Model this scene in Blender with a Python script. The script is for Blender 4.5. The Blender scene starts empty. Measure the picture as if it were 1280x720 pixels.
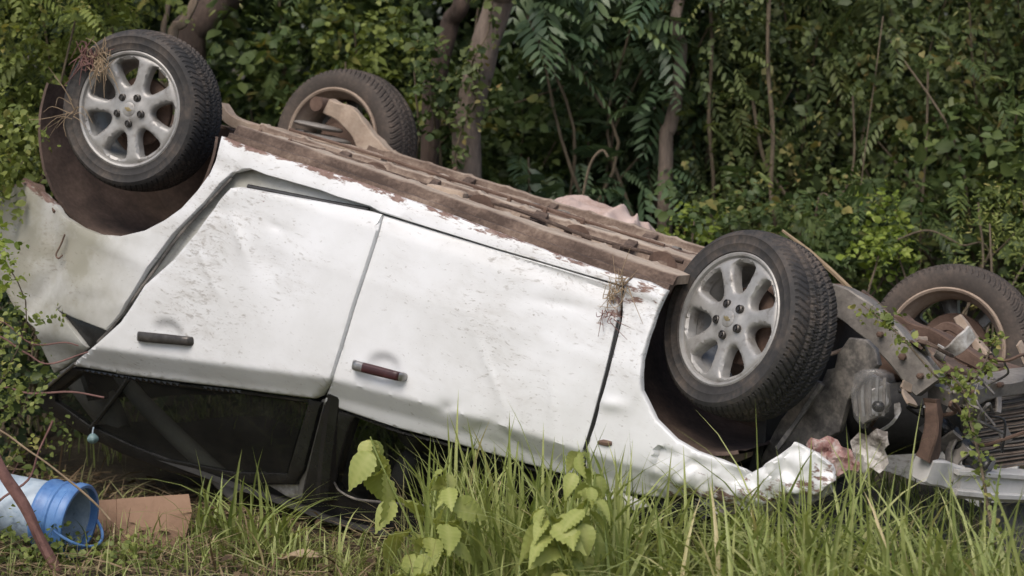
import bpy, bmesh, math, random
import numpy as np
from mathutils import Vector, Matrix, noise
from mathutils.geometry import delaunay_2d_cdt
random.seed(7); rng = np.random.default_rng(7)
R_ = math.radians

# ------------------------------------------------------------------ camera, sky, sun, exposure
sc = bpy.context.scene
C = sc.collection
FPX = 2600.0                       # focal length in pixels of a 1280 px wide picture
CAM_H = 1.63
PITCH = math.atan(260 / 2600)      # looking slightly down
cam_d = bpy.data.cameras.new('camera'); cam = bpy.data.objects.new('camera', cam_d); C.objects.link(cam)
cam_d.sensor_width = 36.0; cam_d.lens = 36.0 * FPX / 1280.0
cam_d.clip_start = 0.1; cam_d.clip_end = 1000
cam.location = (0, 0, CAM_H); cam.rotation_euler = (math.pi / 2 - PITCH, 0, 0)
cam_d.dof.use_dof = True; cam_d.dof.focus_distance = 6.95; cam_d.dof.aperture_fstop = 3.0
sc.camera = cam

world = bpy.data.worlds.new('World'); sc.world = world; world.use_nodes = True
wn = world.node_tree.nodes; wl = world.node_tree.links
bg = wn['Background']; sky = wn.new('ShaderNodeTexSky'); sky.sky_type = 'NISHITA'; sky.sun_disc = False
SUN_EL, SUN_AZ = 54.0, 205.0       # azimuth measured clockwise from +Y
sky.sun_elevation = R_(SUN_EL); sky.sun_rotation = R_(SUN_AZ)
sky.air_density = 1.0; sky.dust_density = 4.0; sky.ozone_density = 1.0
wl.new(sky.outputs[0], bg.inputs[0]); bg.inputs[1].default_value = 0.12
sun_d = bpy.data.lights.new('sun', 'SUN'); sun = bpy.data.objects.new('sun', sun_d); C.objects.link(sun)
sun_d.energy = 1.5; sun_d.angle = R_(40); sun_d.color = (1.0, 0.955, 0.89)
sd = Vector((math.sin(R_(SUN_AZ)) * math.cos(R_(SUN_EL)), math.cos(R_(SUN_AZ)) * math.cos(R_(SUN_EL)), math.sin(R_(SUN_EL))))
sun.rotation_euler = sd.to_track_quat('Z', 'Y').to_euler(); sun.location = (0, 0, 12)
sc.view_settings.view_transform = 'Standard'; sc.view_settings.look = 'None'
sc.view_settings.exposure = 0.36; sc.view_settings.gamma = 1.0; sc.view_settings.use_curve_mapping = False
sc.render.engine = 'CYCLES'; sc.cycles.use_denoising = True
sc.cycles.max_bounces = 6; sc.cycles.transparent_max_bounces = 12
sc.cycles.use_adaptive_sampling = True; sc.cycles.adaptive_threshold = 0.015

# ------------------------------------------------------------------ frames and pixel rays
Rc = np.array([[0.84034134, -0.47756439, -0.25643458], [0.27942698, -0.02372619, 0.95987376], [-0.46448574, -0.87827634, 0.11350627]])
Tc = np.array([-1.05748932, -0.64730056, 8.42343517])
OC = -Rc.T @ Tc                    # camera position in the car's own frame (x forward, y near side, z car-up)
s_, c_ = math.sin(PITCH), math.cos(PITCH)
C2W = np.array([[1, 0, 0], [0, -s_, c_], [0, -c_, -s_]])
CO = np.array([1.25, 0.0, 1.12])   # base point of the car (its roof, on the ground)
def car2world(p): return C2W @ (Rc @ np.asarray(p, float) + Tc) + np.array([0, 0, CAM_H])
def ray(px, py): return np.array([(px - 640) / FPX, (py - 360) / FPX, 1.0])
def ap(px, py, ax, v):             # pixel -> point of the car frame on the plane axis = v
    d = Rc.T @ ray(px, py); s = (v - OC[ax]) / d[ax]; return OC + s * d
def onS(px, py, S):                # pixel -> point of the car frame on the surface y = S(x, z)
    d = Rc.T @ ray(px, py); y = 0.8
    for _ in range(30):
        s = (y - OC[1]) / d[1]; p = OC + s * d; y = 0.5 * y + 0.5 * S(p[0], p[2])
    return p
def wp(px, py, dist):              # pixel -> world point at forward distance dist
    d = C2W @ ray(px, py); return np.array([0, 0, CAM_H]) + d * (dist / d[1])

# ------------------------------------------------------------------ materials
def mat(name):
    m = bpy.data.materials.new(name); m.use_nodes = True
    return m, m.node_tree.nodes, m.node_tree.links, m.node_tree.nodes['Principled BSDF']
def noise_n(n, l, scale, detail=6, rough=0.6, vec=None):
    t = n.new('ShaderNodeTexNoise'); t.inputs['Scale'].default_value = scale; t.inputs['Detail'].default_value = detail
    t.inputs['Roughness'].default_value = rough
    if vec is not None: l.new(vec, t.inputs['Vector'])
    return t.outputs['Fac']
def ramp_n(n, l, fac, stops, interp='LINEAR'):
    r = n.new('ShaderNodeValToRGB'); r.color_ramp.interpolation = interp
    e = r.color_ramp.elements
    while len(e) < len(stops): e.new(0.5)
    for i, (p, c) in enumerate(stops):
        e[i].position = p; e[i].color = (c, c, c, 1) if isinstance(c, (int, float)) else (*c, 1)
    l.new(fac, r.inputs[0]); return r.outputs[0]
def mix_n(n, l, fac, a, b, mode='MIX'):
    m = n.new('ShaderNodeMix'); m.data_type = 'RGBA'; m.blend_type = mode
    for sock, v in ((m.inputs[0], fac), (m.inputs[6], a), (m.inputs[7], b)):
        if hasattr(v, 'is_linked'): l.new(v, sock)
        elif isinstance(v, (int, float)): sock.default_value = v
        else: sock.default_value = (*v, 1)
    return m.outputs[2]
def math_n(n, l, op, a, b=None):
    m = n.new('ShaderNodeMath'); m.operation = op
    for i, v in enumerate((a, b)):
        if v is None: continue
        if hasattr(v, 'is_linked'): l.new(v, m.inputs[i])
        else: m.inputs[i].default_value = v
    return m.outputs[0]
def bump_n(n, l, b, h, strength, dist=0.01):
    k = n.new('ShaderNodeBump'); k.inputs['Strength'].default_value = strength; k.inputs['Distance'].default_value = dist
    l.new(h, k.inputs['Height']); l.new(k.outputs[0], b.inputs['Normal'])
def coords(n, l, scale=(1, 1, 1), rot=(0, 0, 0)):
    t = n.new('ShaderNodeTexCoord'); m = n.new('ShaderNodeMapping')
    m.inputs['Scale'].default_value = scale; m.inputs['Rotation'].default_value = rot
    l.new(t.outputs['Object'], m.inputs['Vector']); return m.outputs[0]
def attr_n(n, name):
    a = n.new('ShaderNodeAttribute'); a.attribute_name = name; return a.outputs['Fac']

def paint(name, grime_shade=0.25, base=(0.74, 0.75, 0.76)):
    m, n, l, b = mat(name)
    o = coords(n, l)
    film = ramp_n(n, l, noise_n(n, l, 2.6, 8, 0.62, o), [(0.35, 0.0), (0.8, 1.0)])
    film = math_n(n, l, 'MULTIPLY', film, math_n(n, l, 'ADD', attr_n(n, 'grime_shade'), grime_shade * 1.3))
    film = math_n(n, l, 'ADD', film, math_n(n, l, 'MULTIPLY', attr_n(n, 'grime_shade'), 0.62))
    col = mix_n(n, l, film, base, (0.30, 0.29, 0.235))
    # dried mud: patchy flecks of several sizes, smears along the slide, and runs
    area = ramp_n(n, l, noise_n(n, l, 1.7, 6, 0.65, o), [(0.40, 0.0), (0.62, 1.0)])
    wob = n.new('ShaderNodeVectorMath'); wob.operation = 'ADD'
    nv2 = n.new('ShaderNodeTexNoise'); nv2.inputs['Scale'].default_value = 5.0; l.new(o, nv2.inputs['Vector'])
    sc2 = n.new('ShaderNodeVectorMath'); sc2.operation = 'SCALE'; sc2.inputs['Scale'].default_value = 0.10; l.new(nv2.outputs['Color'], sc2.inputs[0])
    l.new(o, wob.inputs[0]); l.new(sc2.outputs[0], wob.inputs[1])
    def stretched(scale, rot):
        mp_ = n.new('ShaderNodeMapping'); mp_.inputs['Scale'].default_value = scale; mp_.inputs['Rotation'].default_value = (0, R_(rot), 0); l.new(wob.outputs[0], mp_.inputs['Vector']); return mp_.outputs[0]
    f1 = noise_n(n, l, 1.0, 4, 0.6, stretched((26, 26, 80), 42))
    f2 = noise_n(n, l, 1.0, 3, 0.6, stretched((70, 70, 150), 15))
    f1 = ramp_n(n, l, math_n(n, l, 'ADD', f1, math_n(n, l, 'MULTIPLY', area, 0.14)), [(0.665, 0.0), (0.79, 1.0)])
    f2 = ramp_n(n, l, math_n(n, l, 'ADD', f2, math_n(n, l, 'MULTIPLY', area, 0.12)), [(0.685, 0.0), (0.78, 1.0)])
    sm = ramp_n(n, l, noise_n(n, l, 1.0, 7, 0.7, stretched((5, 5, 17), 40)), [(0.44, 0.0), (0.72, 1.0)])
    fl = math_n(n, l, 'MAXIMUM', f1, f2)
    col = mix_n(n, l, math_n(n, l, 'MULTIPLY', math_n(n, l, 'MULTIPLY', sm, area), 0.55), col, (0.33, 0.30, 0.25))
    col = mix_n(n, l, math_n(n, l, 'MULTIPLY', fl, 0.5), col, (0.17, 0.14, 0.105))
    sp = ramp_n(n, l, noise_n(n, l, 60, 5, 0.75, wob.outputs[0]), [(0.70, 0.0), (0.74, 1.0)])
    col = mix_n(n, l, math_n(n, l, 'MULTIPLY', sp, 0.65), col, (0.10, 0.08, 0.06))
    scr = ramp_n(n, l, noise_n(n, l, 1.0, 2, 0.5, stretched((6, 6, 420), 24)), [(0.70, 0.0), (0.73, 1.0)])
    col = mix_n(n, l, math_n(n, l, 'MULTIPLY', math_n(n, l, 'MULTIPLY', scr, area), 0.35), col, (0.25, 0.24, 0.23))
    # scraped-off paint
    wear = attr_n(n, 'wear')
    wn_ = noise_n(n, l, 26, 9, 0.68, coords(n, l, (0.45, 1, 1.6)))
    w = math_n(n, l, 'ADD', wear, math_n(n, l, 'MULTIPLY', math_n(n, l, 'SUBTRACT', wn_, 0.5), 1.9))
    wm = ramp_n(n, l, w, [(0.50, 0.0), (0.62, 1.0)])
    rust = ramp_n(n, l, noise_n(n, l, 18, 6, 0.7, o), [(0.3, (0.09, 0.052, 0.038)), (0.52, (0.21, 0.13, 0.105)), (0.7, (0.30, 0.23, 0.19))])
    col = mix_n(n, l, wm, col, rust)
    l.new(col, b.inputs['Base Color'])
    rr = mix_n(n, l, math_n(n, l, 'MAXIMUM', wm, math_n(n, l, 'MAXIMUM', fl, film)), (0.30,) * 3, (0.8,) * 3)
    l.new(rr, b.inputs['Roughness'])
    b.inputs['Coat Weight'].default_value = 0.25; b.inputs['Coat Roughness'].default_value = 0.25
    bump_n(n, l, b, math_n(n, l, 'SUBTRACT', math_n(n, l, 'MULTIPLY', math_n(n, l, 'ADD', fl, sp), 0.25), math_n(n, l, 'MULTIPLY', wm, 0.5)), 0.10, 0.02)
    return m
def mud(name, stops, scale=9, rough=0.9, bump=0.5, metallic=0.0, fine=70):
    m, n, l, b = mat(name); o = coords(n, l)
    f = math_n(n, l, 'ADD', math_n(n, l, 'MULTIPLY', noise_n(n, l, scale, 8, 0.65, o), 0.75), math_n(n, l, 'MULTIPLY', noise_n(n, l, fine, 4, 0.6, o), 0.25))
    l.new(ramp_n(n, l, f, stops), b.inputs['Base Color']); b.inputs['Roughness'].default_value = rough; b.inputs['Metallic'].default_value = metallic
    bump_n(n, l, b, f, bump, 0.012); return m
M = {}
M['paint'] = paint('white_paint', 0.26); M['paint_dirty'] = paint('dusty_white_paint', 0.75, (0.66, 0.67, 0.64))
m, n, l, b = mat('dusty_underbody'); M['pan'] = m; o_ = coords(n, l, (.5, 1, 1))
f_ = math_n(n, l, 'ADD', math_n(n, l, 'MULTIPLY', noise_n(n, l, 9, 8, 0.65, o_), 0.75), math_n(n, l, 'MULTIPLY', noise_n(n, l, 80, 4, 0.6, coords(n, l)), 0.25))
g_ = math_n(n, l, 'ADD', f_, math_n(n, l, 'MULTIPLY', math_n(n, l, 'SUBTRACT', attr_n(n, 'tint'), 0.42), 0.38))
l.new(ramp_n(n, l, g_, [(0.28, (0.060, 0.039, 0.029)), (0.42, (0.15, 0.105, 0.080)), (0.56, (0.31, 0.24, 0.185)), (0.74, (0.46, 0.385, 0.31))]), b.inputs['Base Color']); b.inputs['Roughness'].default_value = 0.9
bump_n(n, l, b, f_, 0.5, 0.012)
M['tan'] = mud('caked_tan_dust', [(0.28, (0.13, 0.09, 0.065)), (0.45, (0.30, 0.225, 0.17)), (0.7, (0.44, 0.36, 0.285))], 8)
M['rust'] = mud('brown_rust', [(0.3, (0.05, 0.03, 0.022)), (0.5, (0.12, 0.075, 0.055)), (0.75, (0.21, 0.145, 0.11))], 7)
M['liner'] = mud('brown_liner', [(0.3, (0.022, 0.015, 0.012)), (0.48, (0.075, 0.050, 0.039)), (0.7, (0.17, 0.118, 0.092))], 5, 0.85, 0.2)
M['greymetal'] = mud('dusty_grey_metal', [(0.3, (0.10, 0.09, 0.08)), (0.5, (0.22, 0.20, 0.18)), (0.75, (0.36, 0.33, 0.29))], 10, 0.65, 0.35, 0.3)
M['plastic'] = mud('scuffed_dark_plastic', [(0.33, (0.03, 0.028, 0.027)), (0.47, (0.10, 0.093, 0.087)), (0.62, (0.25, 0.225, 0.20))], 12, 0.55, 0.2)
M['black'] = mud('black_trim', [(0.3, (0.010, 0.010, 0.010)), (0.6, (0.022, 0.022, 0.022)), (0.8, (0.06, 0.058, 0.054))], 9, 0.27, 0.08)
M['interior'] = mud('dark_interior', [(0.3, (0.016, 0.016, 0.016)), (0.7, (0.045, 0.043, 0.04))], 14, 0.7, 0.2)
M['greytrim'] = mud('grey_trim', [(0.3, (0.16, 0.15, 0.14)), (0.7, (0.27, 0.255, 0.235))], 5, 0.7, 0.1)
M['rubber'] = mud('tyre_rubber', [(0.32, (0.014, 0.013, 0.013)), (0.48, (0.030, 0.028, 0.027)), (0.56, (0.060, 0.050, 0.043)), (0.72, (0.15, 0.115, 0.09))], 4.5, 0.75, 0.15)
M['rubber_dusty'] = mud('dusty_tyre_rubber', [(0.3, (0.03, 0.026, 0.023)), (0.5, (0.062, 0.05, 0.042)), (0.75, (0.16, 0.12, 0.095))], 6, 0.85, 0.15)
M['alloy'] = mud('dusty_alloy', [(0.30, (0.15, 0.13, 0.11)), (0.45, (0.32, 0.31, 0.295)), (0.8, (0.46, 0.455, 0.44))], 13, 0.42, 0.12, 0.3)
M['nut'] = mud('dark_steel', [(0.3, (0.04, 0.036, 0.034)), (0.7, (0.12, 0.11, 0.10))], 30, 0.35, 0.1, 0.6)
M['chrome'] = mud('worn_chrome', [(0.3, (0.20, 0.19, 0.18)), (0.7, (0.42, 0.41, 0.40))], 40, 0.3, 0.1, 0.8)
M['wine'] = mud('wine_red_plastic', [(0.3, (0.025, 0.008, 0.009)), (0.7, (0.065, 0.020, 0.021))], 30, 0.35, 0.1)
M['gold'] = mud('gold_emblem', [(0.3, (0.25, 0.19, 0.09)), (0.7, (0.42, 0.34, 0.18))], 60, 0.4, 0.05, 0.6)
M['bumper'] = mud('scuffed_pale_bumper', [(0.28, (0.30, 0.28, 0.26)), (0.45, (0.50, 0.49, 0.47)), (0.8, (0.66, 0.65, 0.64))], 9, 0.5, 0.12)
M['pink'] = mud('red_scraped_metal', [(0.36, (0.10, 0.05, 0.045)), (0.48, (0.27, 0.14, 0.125)), (0.62, (0.42, 0.36, 0.33))], 22, 0.6, 0.4)
M['crumple'] = mud('crumpled_white_metal', [(0.38, (0.10, 0.085, 0.072)), (0.50, (0.34, 0.315, 0.285)), (0.62, (0.58, 0.57, 0.55))], 11, 0.5, 0.3)
M['cloth'] = mud('dirty_pink_cloth', [(0.3, (0.26, 0.17, 0.13)), (0.48, (0.48, 0.365, 0.32)), (0.75, (0.60, 0.50, 0.455))], 6, 0.95, 0.2, 0, 160)
M['card'] = mud('brown_cardboard', [(0.3, (0.20, 0.12, 0.078)), (0.5, (0.28, 0.175, 0.115)), (0.8, (0.34, 0.22, 0.15))], 4, 0.9, 0.08)
M['bucketwhite'] = mud('pale_blue_plastic', [(0.33, (0.10, 0.12, 0.15)), (0.42, (0.30, 0.38, 0.47)), (0.55, (0.44, 0.52, 0.59)), (0.8, (0.55, 0.60, 0.63))], 10, 0.45, 0.1)
M['bucketblue'] = mud('blue_plastic', [(0.3, (0.03, 0.06, 0.14)), (0.42, (0.07, 0.17, 0.40)), (0.6, (0.12, 0.25, 0.50)), (0.8, (0.26, 0.36, 0.50))], 12, 0.4, 0.1)
M['teal'] = mud('teal_plastic', [(0.3, (0.10, 0.17, 0.17)), (0.7, (0.25, 0.36, 0.36))], 40, 0.4, 0.1)
M['redstem'] = mud('red_brown_bark', [(0.3, (0.08, 0.035, 0.03)), (0.6, (0.19, 0.095, 0.08)), (0.8, (0.28, 0.17, 0.14))], 30, 0.7, 0.4)
M['straw'] = mud('dry_straw_stem', [(0.3, (0.17, 0.12, 0.075)), (0.7, (0.36, 0.27, 0.17))], 20, 0.8, 0.2)
M['dryleaf'] = mud('dry_leaf', [(0.3, (0.24, 0.16, 0.10)), (0.7, (0.46, 0.36, 0.25))], 18, 0.8, 0.3)
def bark(name, a, b_, scale=(5, 5, 1.1)):
    m, n, l, b = mat(name); o = coords(n, l, scale)
    f = math_n(n, l, 'ADD', math_n(n, l, 'MULTIPLY', noise_n(n, l, 7, 10, 0.75, o), .6), math_n(n, l, 'MULTIPLY', noise_n(n, l, 3, 6, 0.7, coords(n, l, (1, 1, .6))), .4))
    l.new(ramp_n(n, l, f, [(0.34, a), (0.64, b_)]), b.inputs['Base Color']); b.inputs['Roughness'].default_value = 0.9
    bump_n(n, l, b, f, 0.9, 0.03); return m
M['bark'] = bark('grey_brown_bark', (0.075, 0.055, 0.043), (0.30, 0.235, 0.19))
M['barkdark'] = bark('dark_bark', (0.032, 0.022, 0.018), (0.14, 0.098, 0.078))
M['barkpale'] = bark('pale_dry_bark', (0.17, 0.125, 0.09), (0.40, 0.31, 0.23))
M['liana'] = bark('liana_bark', (0.07, 0.052, 0.034), (0.21, 0.165, 0.11))

def leafmat(name, stops, rough=0.5, trans=0.36, spec=0.35):
    m, n, l, b = mat(name)
    t = attr_n(n, 'tint')
    nz = noise_n(n, l, 9, 3, 0.6, coords(n, l))
    f = math_n(n, l, 'ADD', math_n(n, l, 'MULTIPLY', t, 0.82), math_n(n, l, 'MULTIPLY', nz, 0.22))
    col = ramp_n(n, l, f, stops)
    l.new(col, b.inputs['Base Color']); b.inputs['Roughness'].default_value = rough; b.inputs['Specular IOR Level'].default_value = spec
    tr = n.new('ShaderNodeBsdfTranslucent'); l.new(mix_n(n, l, 1.0, col, (1.0, 1.0, 0.55), 'MULTIPLY'), tr.inputs[0])
    mx = n.new('ShaderNodeMixShader'); mx.inputs[0].default_value = trans
    l.new(b.outputs[0], mx.inputs[1]); l.new(tr.outputs[0], mx.inputs[2])
    l.new(mx.outputs[0], n['Material Output'].inputs[0]); return m
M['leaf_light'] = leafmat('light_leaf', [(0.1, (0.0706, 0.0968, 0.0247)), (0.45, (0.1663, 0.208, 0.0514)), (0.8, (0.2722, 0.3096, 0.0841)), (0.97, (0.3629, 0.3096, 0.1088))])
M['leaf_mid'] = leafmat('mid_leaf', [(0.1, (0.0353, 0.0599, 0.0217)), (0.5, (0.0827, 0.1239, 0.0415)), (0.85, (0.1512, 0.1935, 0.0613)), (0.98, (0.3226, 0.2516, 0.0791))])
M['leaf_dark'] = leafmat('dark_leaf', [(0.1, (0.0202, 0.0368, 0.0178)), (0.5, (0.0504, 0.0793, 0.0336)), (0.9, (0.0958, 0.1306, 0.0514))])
M['leaf_neem'] = leafmat('frond_leaf', [(0.1, (0.04, 0.0716, 0.0393)), (0.5, (0.0854, 0.1357, 0.0699)), (0.85, (0.1596, 0.2171, 0.0983)), (1.0, (0.228, 0.2714, 0.0983))], 0.4, 0.25, 0.5)
M['leaf_vine'] = leafmat('vine_leaf', [(0.1, (0.0454, 0.0658, 0.0258)), (0.45, (0.0958, 0.1306, 0.0475)), (0.8, (0.1663, 0.1984, 0.0692)), (0.93, (0.2621, 0.2322, 0.089)), (0.98, (0.3629, 0.2129, 0.089))])
M['leaf_bright'] = leafmat('bright_leaf', [(0.1, (0.10, 0.15, 0.025)), (0.5, (0.22, 0.29, 0.05)), (0.9, (0.34, 0.40, 0.09))])
M['weedleaf'] = leafmat('weed_leaf', [(0.1, (0.1987, 0.248, 0.0599)), (0.5, (0.3577, 0.4007, 0.1197)), (0.9, (0.4968, 0.5056, 0.1995))], 0.5, 0.35)
M['grass'] = leafmat('grass_blade', [(0.08, (0.129, 0.1794, 0.047)), (0.45, (0.2795, 0.3331, 0.1045)), (0.78, (0.43, 0.4612, 0.1881)), (0.95, (0.602, 0.492, 0.2926))], 0.45, 0.3, 0.4)
M['litter'] = leafmat('dry_litter', [(0.1, (0.0595, 0.0408, 0.0272)), (0.45, (0.153, 0.1062, 0.0638)), (0.75, (0.2805, 0.2125, 0.1275)), (0.95, (0.221, 0.2295, 0.102))], 0.8, 0.1, 0.2)

def glassmat(name, tint, fac):
    m, n, l, b = mat(name)
    b.inputs['Base Color'].default_value = (0.05, 0.048, 0.044, 1); b.inputs['Roughness'].default_value = 0.05
    tr = n.new('ShaderNodeBsdfTransparent'); tr.inputs[0].default_value = (*tint, 1)
    mx = n.new('ShaderNodeMixShader')
    dust = ramp_n(n, l, noise_n(n, l, 6, 8, 0.65, coords(n, l)), [(0.4, fac), (0.8, min(1, fac + 0.25))])
    l.new(dust, mx.inputs[0]); l.new(tr.outputs[0], mx.inputs[1]); l.new(b.outputs[0], mx.inputs[2])
    l.new(mx.outputs[0], n['Material Output'].inputs[0]); return m
M['glass'] = glassmat('tinted_glass', (0.42, 0.45, 0.43), 0.22)
M['glass_clear'] = glassmat('clear_glass', (0.9, 0.92, 0.9), 0.0)
m, n, l, b = mat('hazy_lamp_lens'); M['lens'] = m
l.new(ramp_n(n, l, noise_n(n, l, 14, 6, 0.6, coords(n, l)), [(0.3, (0.20, 0.19, 0.185)), (0.7, (0.42, 0.41, 0.40))]), b.inputs['Base Color']); b.inputs['Roughness'].default_value = 0.06
tr = n.new('ShaderNodeBsdfTransparent'); mx = n.new('ShaderNodeMixShader'); l.new(ramp_n(n, l, noise_n(n, l, 9, 3, 0.5, coords(n, l)), [(0.4, 0.10), (0.7, 0.42)]), mx.inputs[0])
l.new(tr.outputs[0], mx.inputs[1]); l.new(b.outputs[0], mx.inputs[2]); l.new(mx.outputs[0], n['Material Output'].inputs[0])

# ground
def groundmat():
    m, n, l, b = mat('soil_and_litter'); o = coords(n, l)
    f = math_n(n, l, 'ADD', math_n(n, l, 'MULTIPLY', noise_n(n, l, 3.5, 8, 0.7, o), 0.5), math_n(n, l, 'MULTIPLY', noise_n(n, l, 42, 6, 0.7, o), 0.5))
    l.new(ramp_n(n, l, f, [(0.32, (0.026, 0.02, 0.013)), (0.5, (0.072, 0.054, 0.034)), (0.62, (0.10, 0.088, 0.046)), (0.75, (0.16, 0.13, 0.075))]), b.inputs['Base Color'])
    b.inputs['Roughness'].default_value = 0.95; bump_n(n, l, b, f, 0.9, 0.05); return m
M['ground'] = groundmat()

# ------------------------------------------------------------------ object helpers
def link(name, me, m=None, parent=None, kind=None, smooth=True):
    o = bpy.data.objects.new(name, me); C.objects.link(o)
    if m is not None: me.materials.append(m)
    if parent is not None: o.parent = parent
    if kind: o['kind'] = kind
    if smooth: me.polygons.foreach_set('use_smooth', [True] * len(me.polygons))
    return o
def pyd(name, v, f):
    me = bpy.data.meshes.new(name); me.from_pydata([tuple(map(float, q)) for q in v], [], [tuple(q) for q in f]); me.update(); return me
def sharp(me, ang=40):
    bm = bmesh.new(); bm.from_mesh(me)
    bmesh.ops.recalc_face_normals(bm, faces=bm.faces[:])
    for e in bm.edges:
        if len(e.link_faces) == 2 and e.calc_face_angle(0) > R_(ang): e.smooth = False
    bm.to_mesh(me); bm.free(); return me
def thing(name, label, cat, loc=(0, 0, 0), group=None):
    o = bpy.data.objects.new(name, None); C.objects.link(o); o.location = loc; o.empty_display_size = 0.1
    return tag(o, label, cat, group)
def tag(o, label, cat, group=None):
    o['label'] = label; o['category'] = cat
    if group: o['group'] = group
    return o
def nz(p, s, seed=0): return noise.noise(Vector((p[0] * s + seed * 7.3, p[1] * s + seed * 3.1, p[2] * s - seed)))

def frames(path):
    P = [Vector(p) for p in path]; out = []
    t = [(P[min(i + 1, len(P) - 1)] - P[max(i - 1, 0)]).normalized() for i in range(len(P))]
    u = t[0].orthogonal().normalized()
    for i in range(len(P)):
        u = (u - t[i] * u.dot(t[i])).normalized(); out.append((P[i], t[i], u, t[i].cross(u)))
    return out
def tube_vf(path, rad, n=8, lump=0.0, v=None, f=None):
    v = [] if v is None else v; f = [] if f is None else f
    k0 = len(v); fr = frames(path); rad = [rad] * len(path) if isinstance(rad, (int, float)) else rad
    for i, (p, t, u, w) in enumerate(fr):
        for j in range(n):
            a = 2 * math.pi * j / n; r = rad[i]
            if lump: r *= 1 + lump * nz((p.x + math.cos(a) * .1, p.y + math.sin(a) * .1, p.z), 9)
            v.append(p + u * (r * math.cos(a)) + w * (r * math.sin(a)))
    for i in range(len(fr) - 1):
        for j in range(n):
            a, b = k0 + i * n + j, k0 + i * n + (j + 1) % n
            f.append((a, b, b + n, a + n))
    f.append(tuple(k0 + j for j in range(n))[::-1]); f.append(tuple(k0 + (len(fr) - 1) * n + j for j in range(n)))
    return v, f
def smooth_path(pts, n=6):
    P = [np.array(p, float) for p in pts]; out = []
    Q = [2 * P[0] - P[1]] + P + [2 * P[-1] - P[-2]]
    for i in range(1, len(Q) - 2):
        for k in range(n):
            t = k / n
            out.append(0.5 * (2 * Q[i] + (Q[i + 1] - Q[i - 1]) * t + (2 * Q[i - 1] - 5 * Q[i] + 4 * Q[i + 1] - Q[i + 2]) * t * t + (3 * Q[i] - Q[i - 1] - 3 * Q[i + 1] + Q[i + 2]) * t ** 3))
    out.append(P[-1]); return out

# ------------------------------------------------------------------ ground
def gz(x, y):
    t = min(1, max(0, (y - 8.9) / 3.6)); t = t * t * (3 - 2 * t)
    g = 0.95 * t + 0.05 * nz((x, y, 0), 0.7) + 0.015 * nz((x, y, 0), 4, 2)
    far = max(0, y - 14); g += 0.02 * far
    return g
xs = np.concatenate([np.linspace(-300, -8, 12), np.linspace(-7, 7, 120), np.linspace(8, 300, 12)])
ys = np.concatenate([np.linspace(-250, -3, 10), np.linspace(-2, 4, 8), np.linspace(4.3, 16, 150), np.linspace(17, 300, 18)])
gv = [(x, y, gz(x, y)) for y in ys for x in xs]
nx_ = len(xs); gf = [(j * nx_ + i, j * nx_ + i + 1, (j + 1) * nx_ + i + 1, (j + 1) * nx_ + i) for j in range(len(ys) - 1) for i in range(nx_ - 1)]
link('ground', pyd('ground', gv, gf), M['ground'], kind='structure')

# ================================================================== THE CAR
Mw = Matrix.Identity(4); RW = C2W @ Rc
for i in range(3):
    for j in range(3): Mw[i][j] = RW[i, j]
Mw.translation = Vector(car2world(CO))
car = thing('overturned_car', 'wrecked white car lying upside down on its roof in the grass', 'car'); car.matrix_world = Mw
def cpart(name, v, f, m, parent=None, sm=True, sh=40, kind=None):
    me = pyd(name, [np.asarray(p, float) - CO for p in v], f); sharp(me, sh)
    return link(name, me, m, parent or car, kind, sm)

ZC = [(-1, 1.0), (0.17, 0.873), (0.82, 0.746), (1.19, 0.672), (1.586, 0.636), (1.913, 0.614), (2.2, 0.60), (4, 0.52)]
def zc(x): return float(np.interp(x, [a for a, _ in ZC], [b for _, b in ZC]))
def S(x, z):                       # the car's near side
    c = zc(x)
    y = float(np.interp(z, [-0.3, -0.03, 0.066, 0.075, 0.13, 0.3, 0.5], [0.74, 0.822, 0.848, 0.838, 0.855, 0.872, 0.872]))
    if z > 0.45: y -= 0.10 * (z - 0.45) ** 2
    if z > c: y -= 0.85 * min(z - c, .07) + 0.42 * max(0, z - c - .07)
    if x < 0.25: y -= 0.16 * (0.25 - x) ** 2
    if x > 2.5: y -= 0.10 * (x - 2.5) ** 2
    return y
def densify(poly, d=7.0):
    out = []
    for i, a in enumerate(poly):
        b = poly[(i + 1) % len(poly)]; k = max(1, int(math.hypot(b[0] - a[0], b[1] - a[1]) / d))
        for j in range(k): out.append((a[0] + (b[0] - a[0]) * j / k, a[1] + (b[1] - a[1]) * j / k))
    return out
def inpoly(P, poly):
    P = np.asarray(P); poly = np.asarray(poly); x, y = P[:, 0], P[:, 1]; r = np.zeros(len(P), bool)
    j = len(poly) - 1
    for i in range(len(poly)):
        xi, yi = poly[i]; xj, yj = poly[j]
        c = ((yi > y) != (yj > y)) & (x < (xj - xi) * (y - yi) / ((yj - yi) if yj != yi else 1e-12) + xi)
        r ^= c; j = i
    return r
def bdist(P, polys):
    P = np.asarray(P); best = np.full(len(P), 1e9)
    for poly in polys:
        poly = np.asarray(poly)
        for i in range(len(poly)):
            a, b = poly[i - 1], poly[i]; ab = b - a; L2 = max(1e-12, ab @ ab)
            t = np.clip(((P - a) @ ab) / L2, 0, 1); q = a + t[:, None] * ab
            best = np.minimum(best, np.hypot(*(P - q).T))
    return best
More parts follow.
